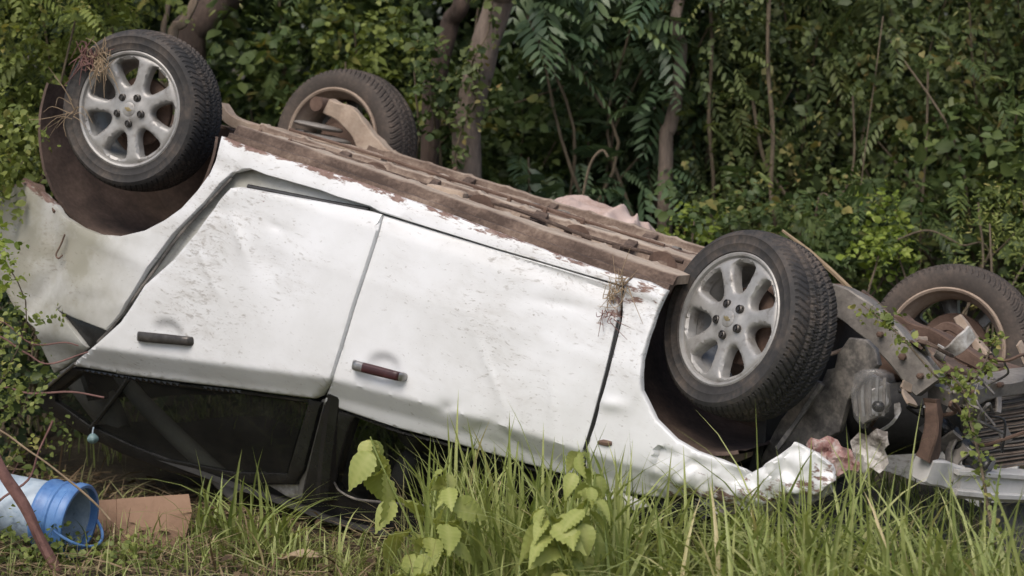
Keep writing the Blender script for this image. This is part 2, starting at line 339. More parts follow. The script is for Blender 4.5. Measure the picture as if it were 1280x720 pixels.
def fill(polys, step, ring):
    """triangulate outer polygon (first) minus holes, with interior points; returns 2D points and triangles"""
    pts = []; edges = []
    for poly in polys:
        k = len(pts); pts += [tuple(p) for p in poly]; edges += [(k + i, k + (i + 1) % len(poly)) for i in range(len(poly))]
    o = np.asarray(polys[0]); lo, hi = o.min(0), o.max(0)
    g = np.array([(x + (step / 2 if j % 2 else 0), z) for j, z in enumerate(np.arange(lo[1], hi[1], step * 0.87)) for x in np.arange(lo[0], hi[0], step)])
    g = g + rng.normal(0, step * 0.06, g.shape) if len(g) else g
    def keep(q, dmin):
        if not len(q): return q
        k = inpoly(q, polys[0])
        for h in polys[1:]: k &= ~inpoly(q, h)
        q = q[k]
        return q[bdist(q, polys) > dmin] if len(q) else q
    extra = [keep(g, max(step * 0.55, ring * 1.6))]
    if ring:
        rp = []
        for poly in polys:
            p = np.asarray(poly); n = len(p)
            t = np.roll(p, -1, 0) - np.roll(p, 1, 0); t /= np.maximum(1e-9, np.linalg.norm(t, axis=1))[:, None]
            nn = np.stack([-t[:, 1], t[:, 0]], 1)
            for d in (0.45, 1.05):
                for sgn in (1, -1): rp.append(keep(p + nn * ring * d * sgn, ring * d * 0.8))
        extra += rp
    for e in extra: pts += [tuple(p) for p in e]
    V, E_, Fc, *_ = delaunay_2d_cdt([Vector(p) for p in pts], edges, [], 0, 1e-6)
    V = np.array([(p.x, p.y) for p in V]); Fc = [tuple(q) for q in Fc]
    cen = np.array([V[list(q)].mean(0) for q in Fc]); k = inpoly(cen, polys[0])
    for h in polys[1:]: k &= ~inpoly(cen, h)
    return V, [q for q, kk in zip(Fc, k) if kk], E_
def panel(name, outline, m, surf=S, parent=None, grime_shade=None, holes=(), step=0.03, ring=0.006, flange=0.02, dents=(), wear=None, off=0.0, crumple=None, dens=7.0, kind=None, sh=35):
    sf = (lambda x, z: surf(x, z) + off)
    polys = []
    for po in [outline, *holes]:
        q = [onS(px, py, sf) for px, py in densify(po, dens)]; polys.append(np.array([(p[0], p[2]) for p in q]))
    V, Fc, _ = fill(polys, step, ring)
    d = bdist(V, polys)
    y = np.array([sf(x, z) for x, z in V])
    for (px, py, rx, ry, ang, amp, *pw) in dents:          # pixel centre, radii in metres, angle, depth
        c = onS(px, py, sf); dx, dz = V[:, 0] - c[0], V[:, 1] - c[2]; a = R_(ang)
        u, w = dx * math.cos(a) + dz * math.sin(a), -dx * math.sin(a) + dz * math.cos(a)
        y += amp * np.exp(-((u / rx) ** 2 + (w / ry) ** 2) ** (pw[0] if pw else 1))
    if crumple:
        for i, (x, z) in enumerate(V):
            a, fq = crumple(x, z)
            if a: y[i] += a * (noise.turbulence(Vector((x * fq + nz((x, 0, z), 6, 9) * .8, 3.7, z * fq)), 4, True) - 0.8) + a * 0.5 * nz((x, 0, z), fq * 1.3, 3)
    if ring:
        k = np.clip(1 - d / ring, 0, 1); y -= ring * (1 - np.sqrt(np.clip(1 - k * k, 0, 1)))
    v = [(V[i][0], y[i], V[i][1]) for i in range(len(V))]
    cnt = {}
    for q in Fc:
        for a, b in ((q[0], q[1]), (q[1], q[2]), (q[2], q[0])): cnt[(a, b)] = 1
    f = list(Fc); mp = {}
    for (a, b) in list(cnt):
        if (b, a) not in cnt:
            for w in (a, b):
                if w not in mp: mp[w] = len(v); v.append((v[w][0], v[w][1] - flange, v[w][2]))
            f.append((b, a, mp[a], mp[b]))
    o = cpart(name, v, f, m, parent, True, sh, kind)
    at = o.data.attributes.new('wear', 'FLOAT', 'POINT')
    if grime_shade:
        ag = o.data.attributes.new('grime_shade', 'FLOAT', 'POINT'); ag.data.foreach_set('value', [float(grime_shade(x, z)) for x, yy, z in v])
        at = o.data.attributes['wear']
    if wear: at.data.foreach_set('value', [float(wear(x, yy, z)) for x, yy, z in v])
    return o
def segdist(x, z, pts):
    b = 1e9
    for i in range(len(pts) - 1):
        a, c = np.array(pts[i]), np.array(pts[i + 1]); ab = c - a; t = min(1, max(0, (np.array([x, z]) - a) @ ab / (ab @ ab)))
        b = min(b, math.hypot(*(np.array([x, z]) - a - t * ab)))
    return b
def pl(pts, sf=S): return [(p[0], p[2]) for p in (onS(a, b, sf) for a, b in pts)]

# --- rear quarter panel
sill_top = pl([(420, 217), (480, 238), (560, 267), (640, 297), (700, 319), (760, 340), (785, 347)])
top_edge = pl([(271, 172), (300, 179), (350, 197), (420, 217), (480, 238), (560, 267)])
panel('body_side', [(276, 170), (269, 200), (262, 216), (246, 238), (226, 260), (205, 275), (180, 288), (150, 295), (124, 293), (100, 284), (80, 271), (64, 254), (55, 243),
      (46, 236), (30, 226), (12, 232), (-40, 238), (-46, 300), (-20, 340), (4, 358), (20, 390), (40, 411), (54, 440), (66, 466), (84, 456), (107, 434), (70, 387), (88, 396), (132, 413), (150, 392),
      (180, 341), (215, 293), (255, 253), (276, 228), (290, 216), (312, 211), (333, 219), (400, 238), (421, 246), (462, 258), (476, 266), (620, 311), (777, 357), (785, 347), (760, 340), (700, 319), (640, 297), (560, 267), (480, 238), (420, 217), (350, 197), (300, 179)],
      M['paint'], grime_shade=lambda x, z: 0.85 * min(1, max(0, (.45 - x) / .5)), step=0.028, dents=[(70, 330, .05, .16, 20, -.02), (110, 360, .10, .03, -15, .010), (30, 300, .03, .14, 10, .018), (45, 370, .04, .1, 30, -.02), (150, 315, .2, .02, 5, .008), (62, 300, .018, .22, -14, -.016, .5), (28, 290, .018, .2, -5, .014, .5), (150, 380, .28, .012, -24, .007, .5), (60, 385, .012, .16, 35, -.02, .5)],  # rear end coloured darker: dirt plus painted-in shade of the bush
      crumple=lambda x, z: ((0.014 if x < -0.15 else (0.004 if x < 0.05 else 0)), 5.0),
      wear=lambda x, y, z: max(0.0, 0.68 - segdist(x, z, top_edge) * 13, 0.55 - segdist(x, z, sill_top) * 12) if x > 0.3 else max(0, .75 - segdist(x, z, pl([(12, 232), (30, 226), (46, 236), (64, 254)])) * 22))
# --- recessed door jamb (the rear door hangs ajar)
panel('door_jamb', [(292, 206), (470, 250), (480, 272), (400, 300), (300, 300), (240, 330), (190, 380), (140, 430), (100, 450), (82, 452), (120, 410), (170, 345), (210, 290), (250, 246)], M['paint_dirty'], off=-0.05, step=0.05)
v, f = tube_vf(smooth_path([onS(a, b, lambda x, z: S(x, z) - 0.018) for a, b in [(310, 233), (340, 239), (380, 247), (420, 255), (461, 262)]], 4), 0.0085, 8)
cpart('door_seal', v, f, M['black'])
v, f = tube_vf(smooth_path([onS(a, b, lambda x, z: S(x, z) - 0.02) for a, b in [(290, 222), (262, 252), (226, 292), (190, 342), (160, 382), (132, 418), (100, 446)]], 4), 0.006, 8)
cpart('door_seal', v, f, M['plastic'])

# --- doors
def handle(parent, p0, p1, th, mats, split):
    """pull bar along p0-p1 (pixels) with rounded ends; a chrome cap over part of it"""
    sf = lambda x, z: S(x, z) + 0.028
    for (a, b, m_, nm) in ((0, split, mats[0], 'door_handle'), (split, .93, mats[1], 'door_handle'), (.93, 1, mats[0], 'door_handle')):
        if b - a < 0.02: continue
        v, f = [], []; n_ = 14
        q0, q1 = onS(*p0, sf), onS(*p1, sf); ax_ = (q1 - q0) / np.linalg.norm(q1 - q0); sd_ = np.array([-ax_[2], 0, ax_[0]])
        for k in range(15):
            t = a + (b - a) * k / 14; q = onS(p0[0] + (p1[0] - p0[0]) * t, p0[1] + (p1[1] - p0[1]) * t, sf)
            e = min(1, min(t, 1 - t) / .05); e = math.sqrt(max(0.02, 1 - (1 - e) ** 2)); q[1] -= .026 * (1 - min(1, min(t, 1 - t) / .12)) ** 1.6
            hh = th * e * (1.0 - .22 * max(0, t - .5)); dd_ = .013 * (.4 + .6 * e)
            for i_ in range(n_):
                g = 2 * math.pi * i_ / n_; cg, sg_ = math.cos(g), math.sin(g)
                v.append(q + sd_ * hh * math.copysign(abs(cg) ** .55, cg) + np.array([0, 1, 0]) * dd_ * math.copysign(abs(sg_) ** .7, sg_))
        f = [(k * n_ + i_, k * n_ + (i_ + 1) % n_, (k + 1) * n_ + (i_ + 1) % n_, (k + 1) * n_ + i_) for k in range(14) for i_ in range(n_)] + [tuple(range(n_))[::-1], tuple(14 * n_ + i_ for i_ in range(n_))]
        cpart(nm, v, f, m_, parent, sh=60)
bowl = lambda px, py, ang: [(px, py, .060, .042, ang, -.019, 2.2)]
rear_door = panel('rear_door', [(287, 235), (300, 233.5), (340, 241), (400, 252), (462, 264), (475.5, 268), (471, 288), (456, 335), (441, 380), (426, 430), (412.5, 474), (400, 494), (391, 498), (330, 490.5), (300, 486), (230, 478),
      (161, 469), (120, 462), (89, 457), (95, 450), (119, 430), (150, 402), (165, 380), (180, 356), (215, 325), (245, 290), (272, 251)], M['paint'], off=0.014, step=0.0125, ring=0.009,
      dents=bowl(209, 416, -3) + [(275, 262, .10, .025, -10, -.008, .6), (252, 262, .012, .035, -20, .007, .5), (300, 300, .10, .02, 50, .010, .5), (335, 325, .08, .05, 40, -.006), (345, 284, .04, .012, 5, -.008, .6), (258, 335, .13, .012, 42, .004, .5)],
      wear=lambda x, y, z: max(0, 0.46 - 3.2 * math.hypot(x - 0.75, z - 0.12)) if z < .5 else 0)
handle(rear_door, (168, 420), (240, 427), 0.0185, (M['nut'], M['nut']), 0.22)
front_door = panel('front_door', [(478.5, 269), (540, 288), (620, 312.5), (700, 336), (776, 359), (772, 385), (771, 402), (757, 463), (739, 531), (728, 566), (722, 596), (700, 592), (635, 573.5), (550, 549), (497, 535.5), (450, 520),
      (403.5, 504), (414, 476), (429, 430), (444, 380), (459, 335), (474, 288)], M['paint'], step=0.0125, ring=0.007,
      dents=bowl(478, 459, -12) + [(556, 510, .035, .018, -20, -.018, .6), (615, 470, .13, .012, 48, .007, .5), (660, 430, .10, .14, 30, -.012, .7), (600, 535, .06, .014, -35, -.013, .6), (642, 552, .05, .012, 28, -.016, .6), (700, 380, .12, .014, -8, -.007, .6), (690, 500, .10, .012, 70, .006, .5), (560, 400, .2, .12, 0, .003)],
      wear=lambda x, y, z: max(0, 0.56 - 5 * segdist(x, z, pl([(776, 365), (768, 395), (770, 385)]))) if x > 1.9 else 0)
handle(front_door, (437, 455), (504, 472), 0.0175, (M['chrome'], M['wine']), 0.26)
# mud splatter clumps at the door corner
# --- front fender
arch_f = [(832, 364), (818, 392), (808, 424), (803, 450), (802, 488), (819, 524), (844, 549), (870, 564), (892, 571), (927, 586)]
low_f = pl([(735, 605), (827, 622), (892, 625), (960, 625), (1015, 615), (1030, 590)])
panel('front_fender', [(779, 357), (790, 347), (810, 352), (833, 363), (819, 392), (809, 424), (803, 450), (802, 488), (819, 524), (844, 549), (870, 564), (892, 572), (927, 587), (935, 592), (950, 584), (970, 570), (989, 553), (1015, 567), (1033, 582),
      (1038, 602), (1015, 620), (985, 618), (960, 626), (937, 645), (915, 633), (892, 625), (860, 619), (827, 623), (782, 617), (752, 620), (736, 605), (731, 580), (734, 556), (743, 531), (761, 463), (775, 402), (776, 380)], M['paint'], step=0.0125, ring=0.006, sh=55,
      dents=[(790, 400, .05, .10, 0, -.012), (765, 505, .05, .02, -10, .012), (800, 590, .10, .04, 0, -.01), (850, 590, .06, .03, 20, .012), (790, 470, .06, .12, 10, .008), (815, 440, .012, .2, 5, .006)],
      crumple=lambda x, z: ((0.055, 9.0) if x > 2.66 else ((0.03, 9.0) if z > 0.50 and x > 2.45 else ((0.008, 9.0) if z < 0.15 else (0, 1)))),
      wear=lambda x, y, z: max(.30 if x > 2.74 else 0, 0.60 - 4.2 * segdist(x, z, low_f)) if x > 2.5 else max(0, 0.52 - 4.5 * segdist(x, z, pl([(776, 360), (770, 385), (800, 358), (825, 366)]))))
# door-gap rubber and a torn clip
v, f = tube_vf(smooth_path([onS(a, b, lambda x, z: S(x, z) - 0.006) for a, b in [(773, 400), (759, 463), (741, 531), (731, 562)]], 4), [0.004 + 0.0003 * k for k in range(13)], 8)
cpart('door_seal', v, f, M['black'])
v, f = tube_vf([onS(a, b, S) for a, b in [(748, 553), (754, 553), (760, 554), (765, 554)]], [.006, .010, .010, .006], 7, .3); cpart('clip', v, f, M['rust'])

# --- greenhouse, near side
glass_r = [(102, 465), (68, 491), (69, 502), (110, 531), (160, 555), (205, 573), (290, 590), (358, 592), (384, 504), (300, 493), (230, 485), (161, 475)]
panel('window_frame', [(89, 459), (62, 480), (47, 494), (50, 511), (90, 536), (150, 567), (205, 589), (290, 606), (368, 606), (379, 588), (401, 503), (391, 500), (300, 488), (230, 480), (161, 471)], M['black'], parent=rear_door, holes=[glass_r], step=0.04, ring=0.008, off=0.0, flange=0.03)
panel('window_glass', glass_r, M['glass'], parent=rear_door, step=0.06, ring=0, off=-0.014, flange=0.004)
v, f = tube_vf([onS(a, b, lambda x, z: S(x, z) - 0.004) for a, b in [(161, 473), (146, 494), (130, 515), (113, 536)]], 0.010, 8); cpart('divider_bar', v, f, M['black'], rear_door)
v, f = tube_vf(smooth_path([onS(a, b, lambda x, z: S(x, z) + 0.012) for a, b in [(94, 454), (70, 474), (50, 492)]], 4), 0.007, 8); cpart('chrome_strip', v, f, M['chrome'], rear_door)
glass_f = [(441, 521), (428, 560), (417, 603), (423, 613), (440, 623), (461, 627), (543, 635), (620, 643), (680, 634), (700, 600), (635, 582), (550, 557), (497, 543)]
panel('window_frame', [(403, 506), (389, 560), (376, 622), (382, 632), (394, 641), (436, 659), (500, 671), (600, 682), (695, 672), (722, 600), (700, 596), (635, 577), (550, 552), (497, 538.5), (450, 523)], M['black'], parent=front_door, holes=[glass_f], step=0.04, ring=0.012, flange=0.04)
panel('window_glass', glass_f, M['glass_clear'], parent=front_door, step=0.06, ring=0, off=-0.014, flange=0.004)
v, f = tube_vf(smooth_path([onS(a, b, lambda x, z: S(x, z) + .006) for a, b in [(418, 603), (424, 613), (440, 622), (461, 626), (543, 633)]], 4), 0.004, 6); cpart('rubber_trim', v, f, M['plastic'], front_door)
panel('pillar_strip', [(402, 499), (410, 498), (396, 545), (382, 600), (377, 622), (371, 618), (374, 600), (388, 550)], M['greytrim'], off=-0.02, step=0.05, ring=.004)
panel('roof_rail', [(326, 590), (350, 598), (370, 602), (376, 612), (375, 626), (360, 622), (340, 610), (325, 600)], M['crumple'], off=-0.03, step=0.03, ring=.006)
panel('quarter_window', [(66, 384), (135, 411), (150, 400), (120, 445), (100, 440)], M['black'], off=-0.025, step=0.05)
# grey pillar trim seen through the rear glass
v, f = tube_vf([ap(a, b, 1, .48) for a, b in [(150, 468), (175, 500), (215, 540), (300, 620)]], [.03, .034, .036, .04], 10); cpart('pillar_trim', v, f, M['greytrim'])
v, f = tube_vf([ap(a, b, 1, .40) for a, b in [(80, 440), (110, 478), (128, 505), (150, 540)]], [.07, .075, .07, .05], 12); cpart('pillar_trim', v, f, M['greytrim'])

# --- far side, roof, tailgate, cabin
def FS(x, z): return -S(x, z)
def solid_grid(name, fn, nu, nv, th, m, parent=None):
    """thin shell: fn(u, v) -> car point; th is the offset vector of the second skin"""
    v = [np.array(fn(i / nu, j / nv), float) for j in range(nv + 1) for i in range(nu + 1)]; k = len(v); v += [p + np.array(th) for p in v]
    f = []; w = nu + 1
    for j in range(nv):
        for i in range(nu):
            a = j * w + i; f += [(a, a + 1, a + w + 1, a + w), (k + a, k + a + w, k + a + w + 1, k + a + 1)]
    rim = [i for i in range(w)] + [j * w + nu for j in range(1, nv + 1)] + [nv * w + i for i in range(nu - 1, -1, -1)] + [j * w for j in range(nv - 1, 0, -1)]
    for a, b in zip(rim, rim[1:] + rim[:1]): f.append((b, a, k + a, k + b))
    return cpart(name, v, f, m, parent)
solid_grid('roof', lambda u, w: (0.0 + 2.15 * u, -0.62 + 1.22 * w, float(np.interp(u * 2.15, [0, 1.2, 1.6, 2.15], [1.24, 1.21, 1.14, 1.02])) + 0.03 * math.sin(math.pi * u) * math.sin(math.pi * w) + 0.02 * nz((u, w, 0), 3)), 26, 16, (0, 0, 0.02), M['interior'])
solid_grid('tailgate', lambda u, w: (-0.62 + 0.60 * u - 0.04 * math.sin(3 * w), -0.66 + 1.2 * w, 0.50 + 0.65 * u + 0.02 * nz((u, w, 1), 4)), 10, 14, (-0.02, 0, .01), M['black'])  # hatch coloured black to stand for the shade under the rear overhang
solid_grid('windscreen', lambda u, w: (2.62 - 0.55 * u, -0.62 + 1.2 * w, 0.58 + 0.42 * u + .03 * nz((u, w, 5), 4)), 8, 12, (0.01, 0, .01), M['glass'])
solid_grid('far_door', lambda u, w: (0.30 + 0.92 * u, -S(0.3 + .92 * u, 0.05 + .72 * w) , 0.05 + (zc(.3 + .92 * u) - .05) * w), 10, 8, (0, 0.05, 0), M['paint'])
solid_grid('far_door', lambda u, w: (1.24 + 0.96 * u, -S(1.24 + .96 * u, 0.05 + .6 * w), 0.05 + (zc(1.24 + .96 * u) - .05) * w), 10, 8, (0, 0.05, 0), M['paint'])
solid_grid('far_sill', lambda u, w: (0.32 + 1.95 * u, -0.80 - .04 * w, 0.010 + 0.08 * w), 12, 3, (0, 0.06, 0), M['pan'])
solid_grid('far_quarter_panel', lambda u, w: (-0.7 + 0.98 * u, -0.84 + .16 * (1 - u) ** 2, 0.42 + (0.45) * w - .3 * max(0, abs(u - .71) - .25) * (1 - w)), 14, 6, (0, 0.03, 0), M['paint_dirty'])
solid_grid('far_fender', lambda u, w: (2.22 + 0.95 * u, -0.84 + .05 * u, 0.40 + 0.2 * w + .02 * nz((u, w, 0), 6)), 14, 5, (0, 0.02, 0), M['paint'])
for pts, r in (([(1.22, -.82, .68), (1.20, -.70, .92), (1.18, -.62, 1.14)], .045), ([(0.12, -.82, .86), (0.2, -.70, 1.0), (0.3, -.62, 1.14)], .07), ([(2.35, -.8, .6), (2.1, -.7, .82), (1.9, -.62, 1.06)], .035)):
    v, f = tube_vf(pts, r, 8); cpart('pillar', v, f, M['black'])
for pts, r in (([(2.40, .74, .60), (2.15, .66, .86), (1.95, .60, 1.04)], .03), ([(1.20, .78, .72), (1.17, .68, .96), (1.15, .60, 1.13)], .04)):
    v, f = tube_vf(pts, r, 8); cpart('pillar', v, f, M['black'])
def cushion(name, c, half, m, parent=None, rot=0.0, pw=4.0):
    """rounded block (superellipsoid), turned about the car's y axis"""
    v, f = [], []; n1, n2 = 14, 10
    sg = lambda q, e: math.copysign(abs(q) ** e, q)
    for j in range(n2 + 1):
        b = -math.pi / 2 + math.pi * j / n2
        for i in range(n1):
            a = 2 * math.pi * i / n1; e = 2 / pw
            p = np.array([half[0] * sg(math.cos(b), e) * sg(math.cos(a), e), half[1] * sg(math.cos(b), e) * sg(math.sin(a), e), half[2] * sg(math.sin(b), e)])
            cr, sr = math.cos(rot), math.sin(rot)
            v.append((c[0] + p[0] * cr + p[2] * sr, c[1] + p[1], c[2] - p[0] * sr + p[2] * cr))
    for j in range(n2):
        for i in range(n1):
            a, b = j * n1 + i, j * n1 + (i + 1) % n1; f.append((a, b, b + n1, a + n1))
    return cpart(name, v, f, m, parent)
for yy in (0.38, -0.38):
    s_o = cushion('seat', (1.68, yy, 0.28), (0.24, 0.23, 0.09), M['interior'])
    cushion('backrest', (1.44, yy, 0.60), (0.07, 0.22, 0.30), M['interior'], s_o, -0.25)
    cushion('headrest', (1.37, yy, 0.97), (0.05, 0.13, 0.08), M['interior'], s_o, -0.2)
s_o = cushion('rear_seat', (0.55, 0, 0.30), (0.25, 0.60, 0.09), M['interior']); cushion('backrest', (0.28, 0, 0.58), (0.08, 0.60, 0.28), M['interior'], s_o, -0.3)
cushion('dashboard', (2.18, 0, 0.52), (0.18, 0.66, 0.12), M['interior'])
v, f = [], []
tube_vf(smooth_path([(1.93 + 0.06 * math.sin(a), 0.38 + 0.17 * math.cos(a), 0.60 + 0.16 * math.sin(a)) for a in np.linspace(0, 2 * math.pi, 15)], 2), 0.012, 8, 0, v, f)
cpart('steering_wheel', v, f, M['interior'])

# --- floor pan with pressed rails
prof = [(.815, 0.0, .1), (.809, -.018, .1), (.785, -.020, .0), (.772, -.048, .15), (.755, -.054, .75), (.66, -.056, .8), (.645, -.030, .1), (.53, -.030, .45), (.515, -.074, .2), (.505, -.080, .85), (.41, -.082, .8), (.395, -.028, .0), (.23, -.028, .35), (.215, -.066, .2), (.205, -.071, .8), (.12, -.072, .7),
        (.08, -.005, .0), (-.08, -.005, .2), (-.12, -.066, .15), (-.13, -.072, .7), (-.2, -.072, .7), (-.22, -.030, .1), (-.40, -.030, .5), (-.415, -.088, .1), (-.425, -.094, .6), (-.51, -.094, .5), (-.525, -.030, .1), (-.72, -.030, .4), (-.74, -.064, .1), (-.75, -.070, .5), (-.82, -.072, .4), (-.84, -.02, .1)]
prof2 = []
for (a, b) in zip(prof, prof[1:]):
    k = max(1, int(abs(a[0] - b[0]) / 0.035))
    prof2 += [tuple(a[q] + (b[q] - a[q]) * t / k for q in range(3)) for t in range(k)]
prof2.append(prof[-1])
def pan_pt(u, w):
    i = w * (len(prof2) - 1); i0 = int(min(i, len(prof2) - 2)); t = i - i0
    y = prof2[i0][0] + (prof2[i0 + 1][0] - prof2[i0][0]) * t; z = prof2[i0][1] + (prof2[i0 + 1][1] - prof2[i0][1]) * t
    xs_ = .30 + .20 * min(1, max(0, (y - .35) / .3)); x = xs_ + (2.32 - xs_) * u
    z += .042 * (.80 - y)
    rb = (x * 5.2 + .3 * math.sin(y * 7)) % 1.0
    if rb < .12 and abs(y) < .72: z -= .007 * math.sin(rb / .12 * math.pi)
    z += 0.004 * nz((x, y, 0), 2.0, 1) + 0.0022 * nz((x, y, 0), 16, 2) - 0.008 * max(0, nz((x, y, 0), 7, 5) - .25)
    k = min(1, max(0, (y - .45) / .3)); z += k * float(np.interp(x, [.3, .49, 1.486, 2.116, 2.35], [-.018, -.014, 0.006, 0.026, 0.03]))
    return (x, y, z)
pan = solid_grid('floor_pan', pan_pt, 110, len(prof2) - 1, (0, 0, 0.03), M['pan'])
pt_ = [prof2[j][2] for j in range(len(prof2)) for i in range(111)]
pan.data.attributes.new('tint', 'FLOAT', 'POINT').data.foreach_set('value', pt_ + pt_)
for (y0, r0, nm) in ((0.02, .030, 'exhaust_pipe'),):
    v, f = tube_vf(smooth_path([(0.2, -.15, .0), (.5, y0, -.012), (1.0, y0 + .02, -.018), (1.5, y0, -.012), (2.1, y0 + .04, -.016), (2.5, .05, -.0)], 5), r0, 10, .1); cpart(nm, v, f, M['rust'])
for (pts, r) in (([(.5, .45, -.078), (.8, .44, -.08), (1.4, .45, -.078), (2.1, .44, -.076)], .006), ([(.34, -.28, -.012), (.9, -.3, -.014), (1.6, -.28, -.012), (2.2, -.3, -.012)], .007)):
    v, f = tube_vf(smooth_path(pts, 6), r, 6, .2); cpart('brake_line', v, f, M['rust'])
for k, (x, y, l_, w_) in enumerate([(0.62, .55, .22, .10), (1.05, -.33, .18, .12), (1.75, .30, .25, .09), (2.0, -.45, .2, .1), (1.35, .66, .16, .05)]):
    cushion('floor_plug', (x, y, -.050 + .042 * (.8 - y)), (l_ / 2, w_ / 2, .016 + .006 * (k % 3)), M['tan'], pan, 0.06, 5)

for k in range(14):
    x = .55 + 1.7 * ((k * .618 + .07 * math.sin(k * 5)) % 1); y = [.70, .46, .16, -.46, -.62][k % 5]
    zz = float(np.interp(y, [p[0] for p in prof][::-1], [p[1] for p in prof][::-1])) + .042 * (.80 - y)
    v, f = tube_vf([(x, y, zz + .01), (x, y, zz - .012), (x, y, zz - .017)], [.009, .009, .004], 8); cpart('bolt', v, f, M['rust'], pan)
for (yy, zz, r, mm) in ((.60, -.044, .007, 'pan'), (.33, -.022, .009, 'greymetal'), (.28, -.02, .006, 'rust'), (-.3, 0.0, .008, 'greymetal'), (-.62, 0.018, .010, 'rust')):
    v, f = tube_vf(smooth_path([(.5 + .35 * q, yy + .025 * math.sin(q * 2.1 + yy * 9), zz - .012 * (q % 2)) for q in range(6)], 5), r, 7, .3); cpart('pipe', v, f, M[mm], pan)
# swept box members
def beam(name, path, w, h, m, up=(0, 0, 1), parent=None, jit=0.0, sub=6, ch=0.22):
    P = smooth_path(path, sub) if sub > 1 else path
    v, f = [], []; n = len(P); up = Vector(up)
    W = w if isinstance(w, (list, tuple)) else [w] * n; Hh = h if isinstance(h, (list, tuple)) else [h] * n
    for i in range(n):
        t = Vector(P[min(i + 1, n - 1)]) - Vector(P[max(0, i - 1)]); t.normalize()
        s = t.cross(up).normalized(); u2 = s.cross(t).normalized()
        k = i * (len(W) - 1) / max(1, n - 1); ww = float(np.interp(k, range(len(W)), W)) / 2; hh = float(np.interp(k, range(len(Hh)), Hh)) / 2
        c = ch * min(ww, hh)
        for (a, b) in ((-ww + c, -hh), (ww - c, -hh), (ww, -hh + c), (ww, hh - c), (ww - c, hh), (-ww + c, hh), (-ww, hh - c), (-ww, -hh + c)):
            q = Vector(P[i]) + s * a + u2 * b
            if jit: q += Vector((nz(q, 13, 1), nz(q, 13, 2), nz(q, 13, 3))) * jit
            v.append(q)
    for i in range(n - 1):
        for j in range(8): f.append((i * 8 + j, i * 8 + (j + 1) % 8, (i + 1) * 8 + (j + 1) % 8, (i + 1) * 8 + j))
    f += [tuple(range(8))[::-1], tuple((n - 1) * 8 + j for j in range(8))]
    return cpart(name, v, f, m, parent, sh=30)
A = lambda y, *pts: [ap(a, b, 1, y) for a, b in pts]
PZ = lambda y: float(np.interp(y, [p[0] for p in prof][::-1], [p[1] for p in prof][::-1])) + .042 * (.80 - y)
for x, w_ in ((.82, .07), (1.22, .05), (1.66, .08), (2.02, .06)):
    for ya, yb in ((.64, .52), (.40, .22), (-.22, -.41)):
        beam('cross_rib', [(x, ya, PZ(ya) - .014), (x + .01, (ya + yb) / 2, PZ((ya + yb) / 2) - .016), (x, yb, PZ(yb) - .014)], w_ * .6, .018, M['pan'], parent=pan, jit=.003, sub=3)
for k, (x, y) in enumerate([(.7, .30), (.98, .58), (1.12, .27), (1.42, .56), (1.55, .30), (1.82, .58), (1.92, .26), (2.16, .60), (1.3, -.3), (1.75, -.6)]):
    z0 = PZ(y); beam('bracket', [(x, y + .03, z0), (x + .004, y + .03, z0 - .028), (x + .05, y + .025, z0 - .034), (x + .075, y + .02, z0 - .004)], .03, .006, M['rust' if k % 2 else 'greymetal'], up=(0, 1, 0), parent=pan, sub=3)
solid_grid('heat_shield', lambda u, w: (.95 + .42 * u, .06 - .26 * w, -.012 - .022 * math.sin(math.pi * w) + .004 * math.sin(u * 30) + .006 * nz((u, w, 0), 6)), 20, 10, (0, 0, .006), M['greymetal'], pan)
v, f = tube_vf([(1.55, .33, -.046), (1.58, .33, -.046), (1.72, .325, -.046), (1.75, .325, -.046)], [.012, .030, .030, .012], 14); cpart('fuel_filter', v, f, M['rust'], pan)
for x in (.75, 1.35, 1.95):
    v, f = tube_vf([(x, .02, -.015), (x + .025, .02, -.015)], .037, 12); cpart('pipe_clamp', v, f, M['greymetal'], pan)
# rear axle
beam('rear_crossmember', [(.10, .50, .02), (.08, .2, .03), (.08, -.2, .03), (.08, -.52, 0.0)], .10, .06, M['rust'], jit=.01)
beam('trailing_arm', A(.35, (278, 132), (290, 150), (318, 160), (350, 166), (400, 180), (450, 190), (478, 203)), [.05, .06, .05, .05, .05, .05], [.035, .045, .03, .03, .035, .035], M['tan'], jit=.006)
beam('control_arm', A(-.45, (411, 133), (430, 143), (448, 158), (462, 180), (484, 208)), [.07, .09, .09, .10, .13], [.055, .05, .05, .06, .07], M['tan'], up=(0, 1, 0), jit=.012)
v, f = tube_vf([(.005, -.40, -.145), (.005, -.53, -.145)], .032, 14); cpart('bushing', v, f, M['rust'])
for k, (a, b) in enumerate([(398, 158), (408, 173)]):
    q = ap(a, b, 1, -.42); cushion('spring_plate', q, (.10, .10, .013), M['greymetal'], None, 0.06, 2.6)
for k in range(5):
    q = ap(385, 165 + k * 6, 1, -.5)
    v, f = tube_vf([(q[0] + .05 * math.cos(t), q[1] + .05 * math.sin(t), q[2] + .010 * t / 6.3) for t in np.linspace(0, 6.2, 18)], .008, 6); cpart('coil', v, f, M['nut'])
beam('tank_strap', A(.1, (350, 178), (400, 192), (460, 205), (520, 220)), .12, [.02, .03, .03, .02], M['tan'], jit=.02)
v, f = tube_vf(A(-.2, (515, 212), (540, 216), (562, 224), (585, 236), (610, 242)), .012, 8, .3); cpart('fuel_pipe', v, f, M['rust'])
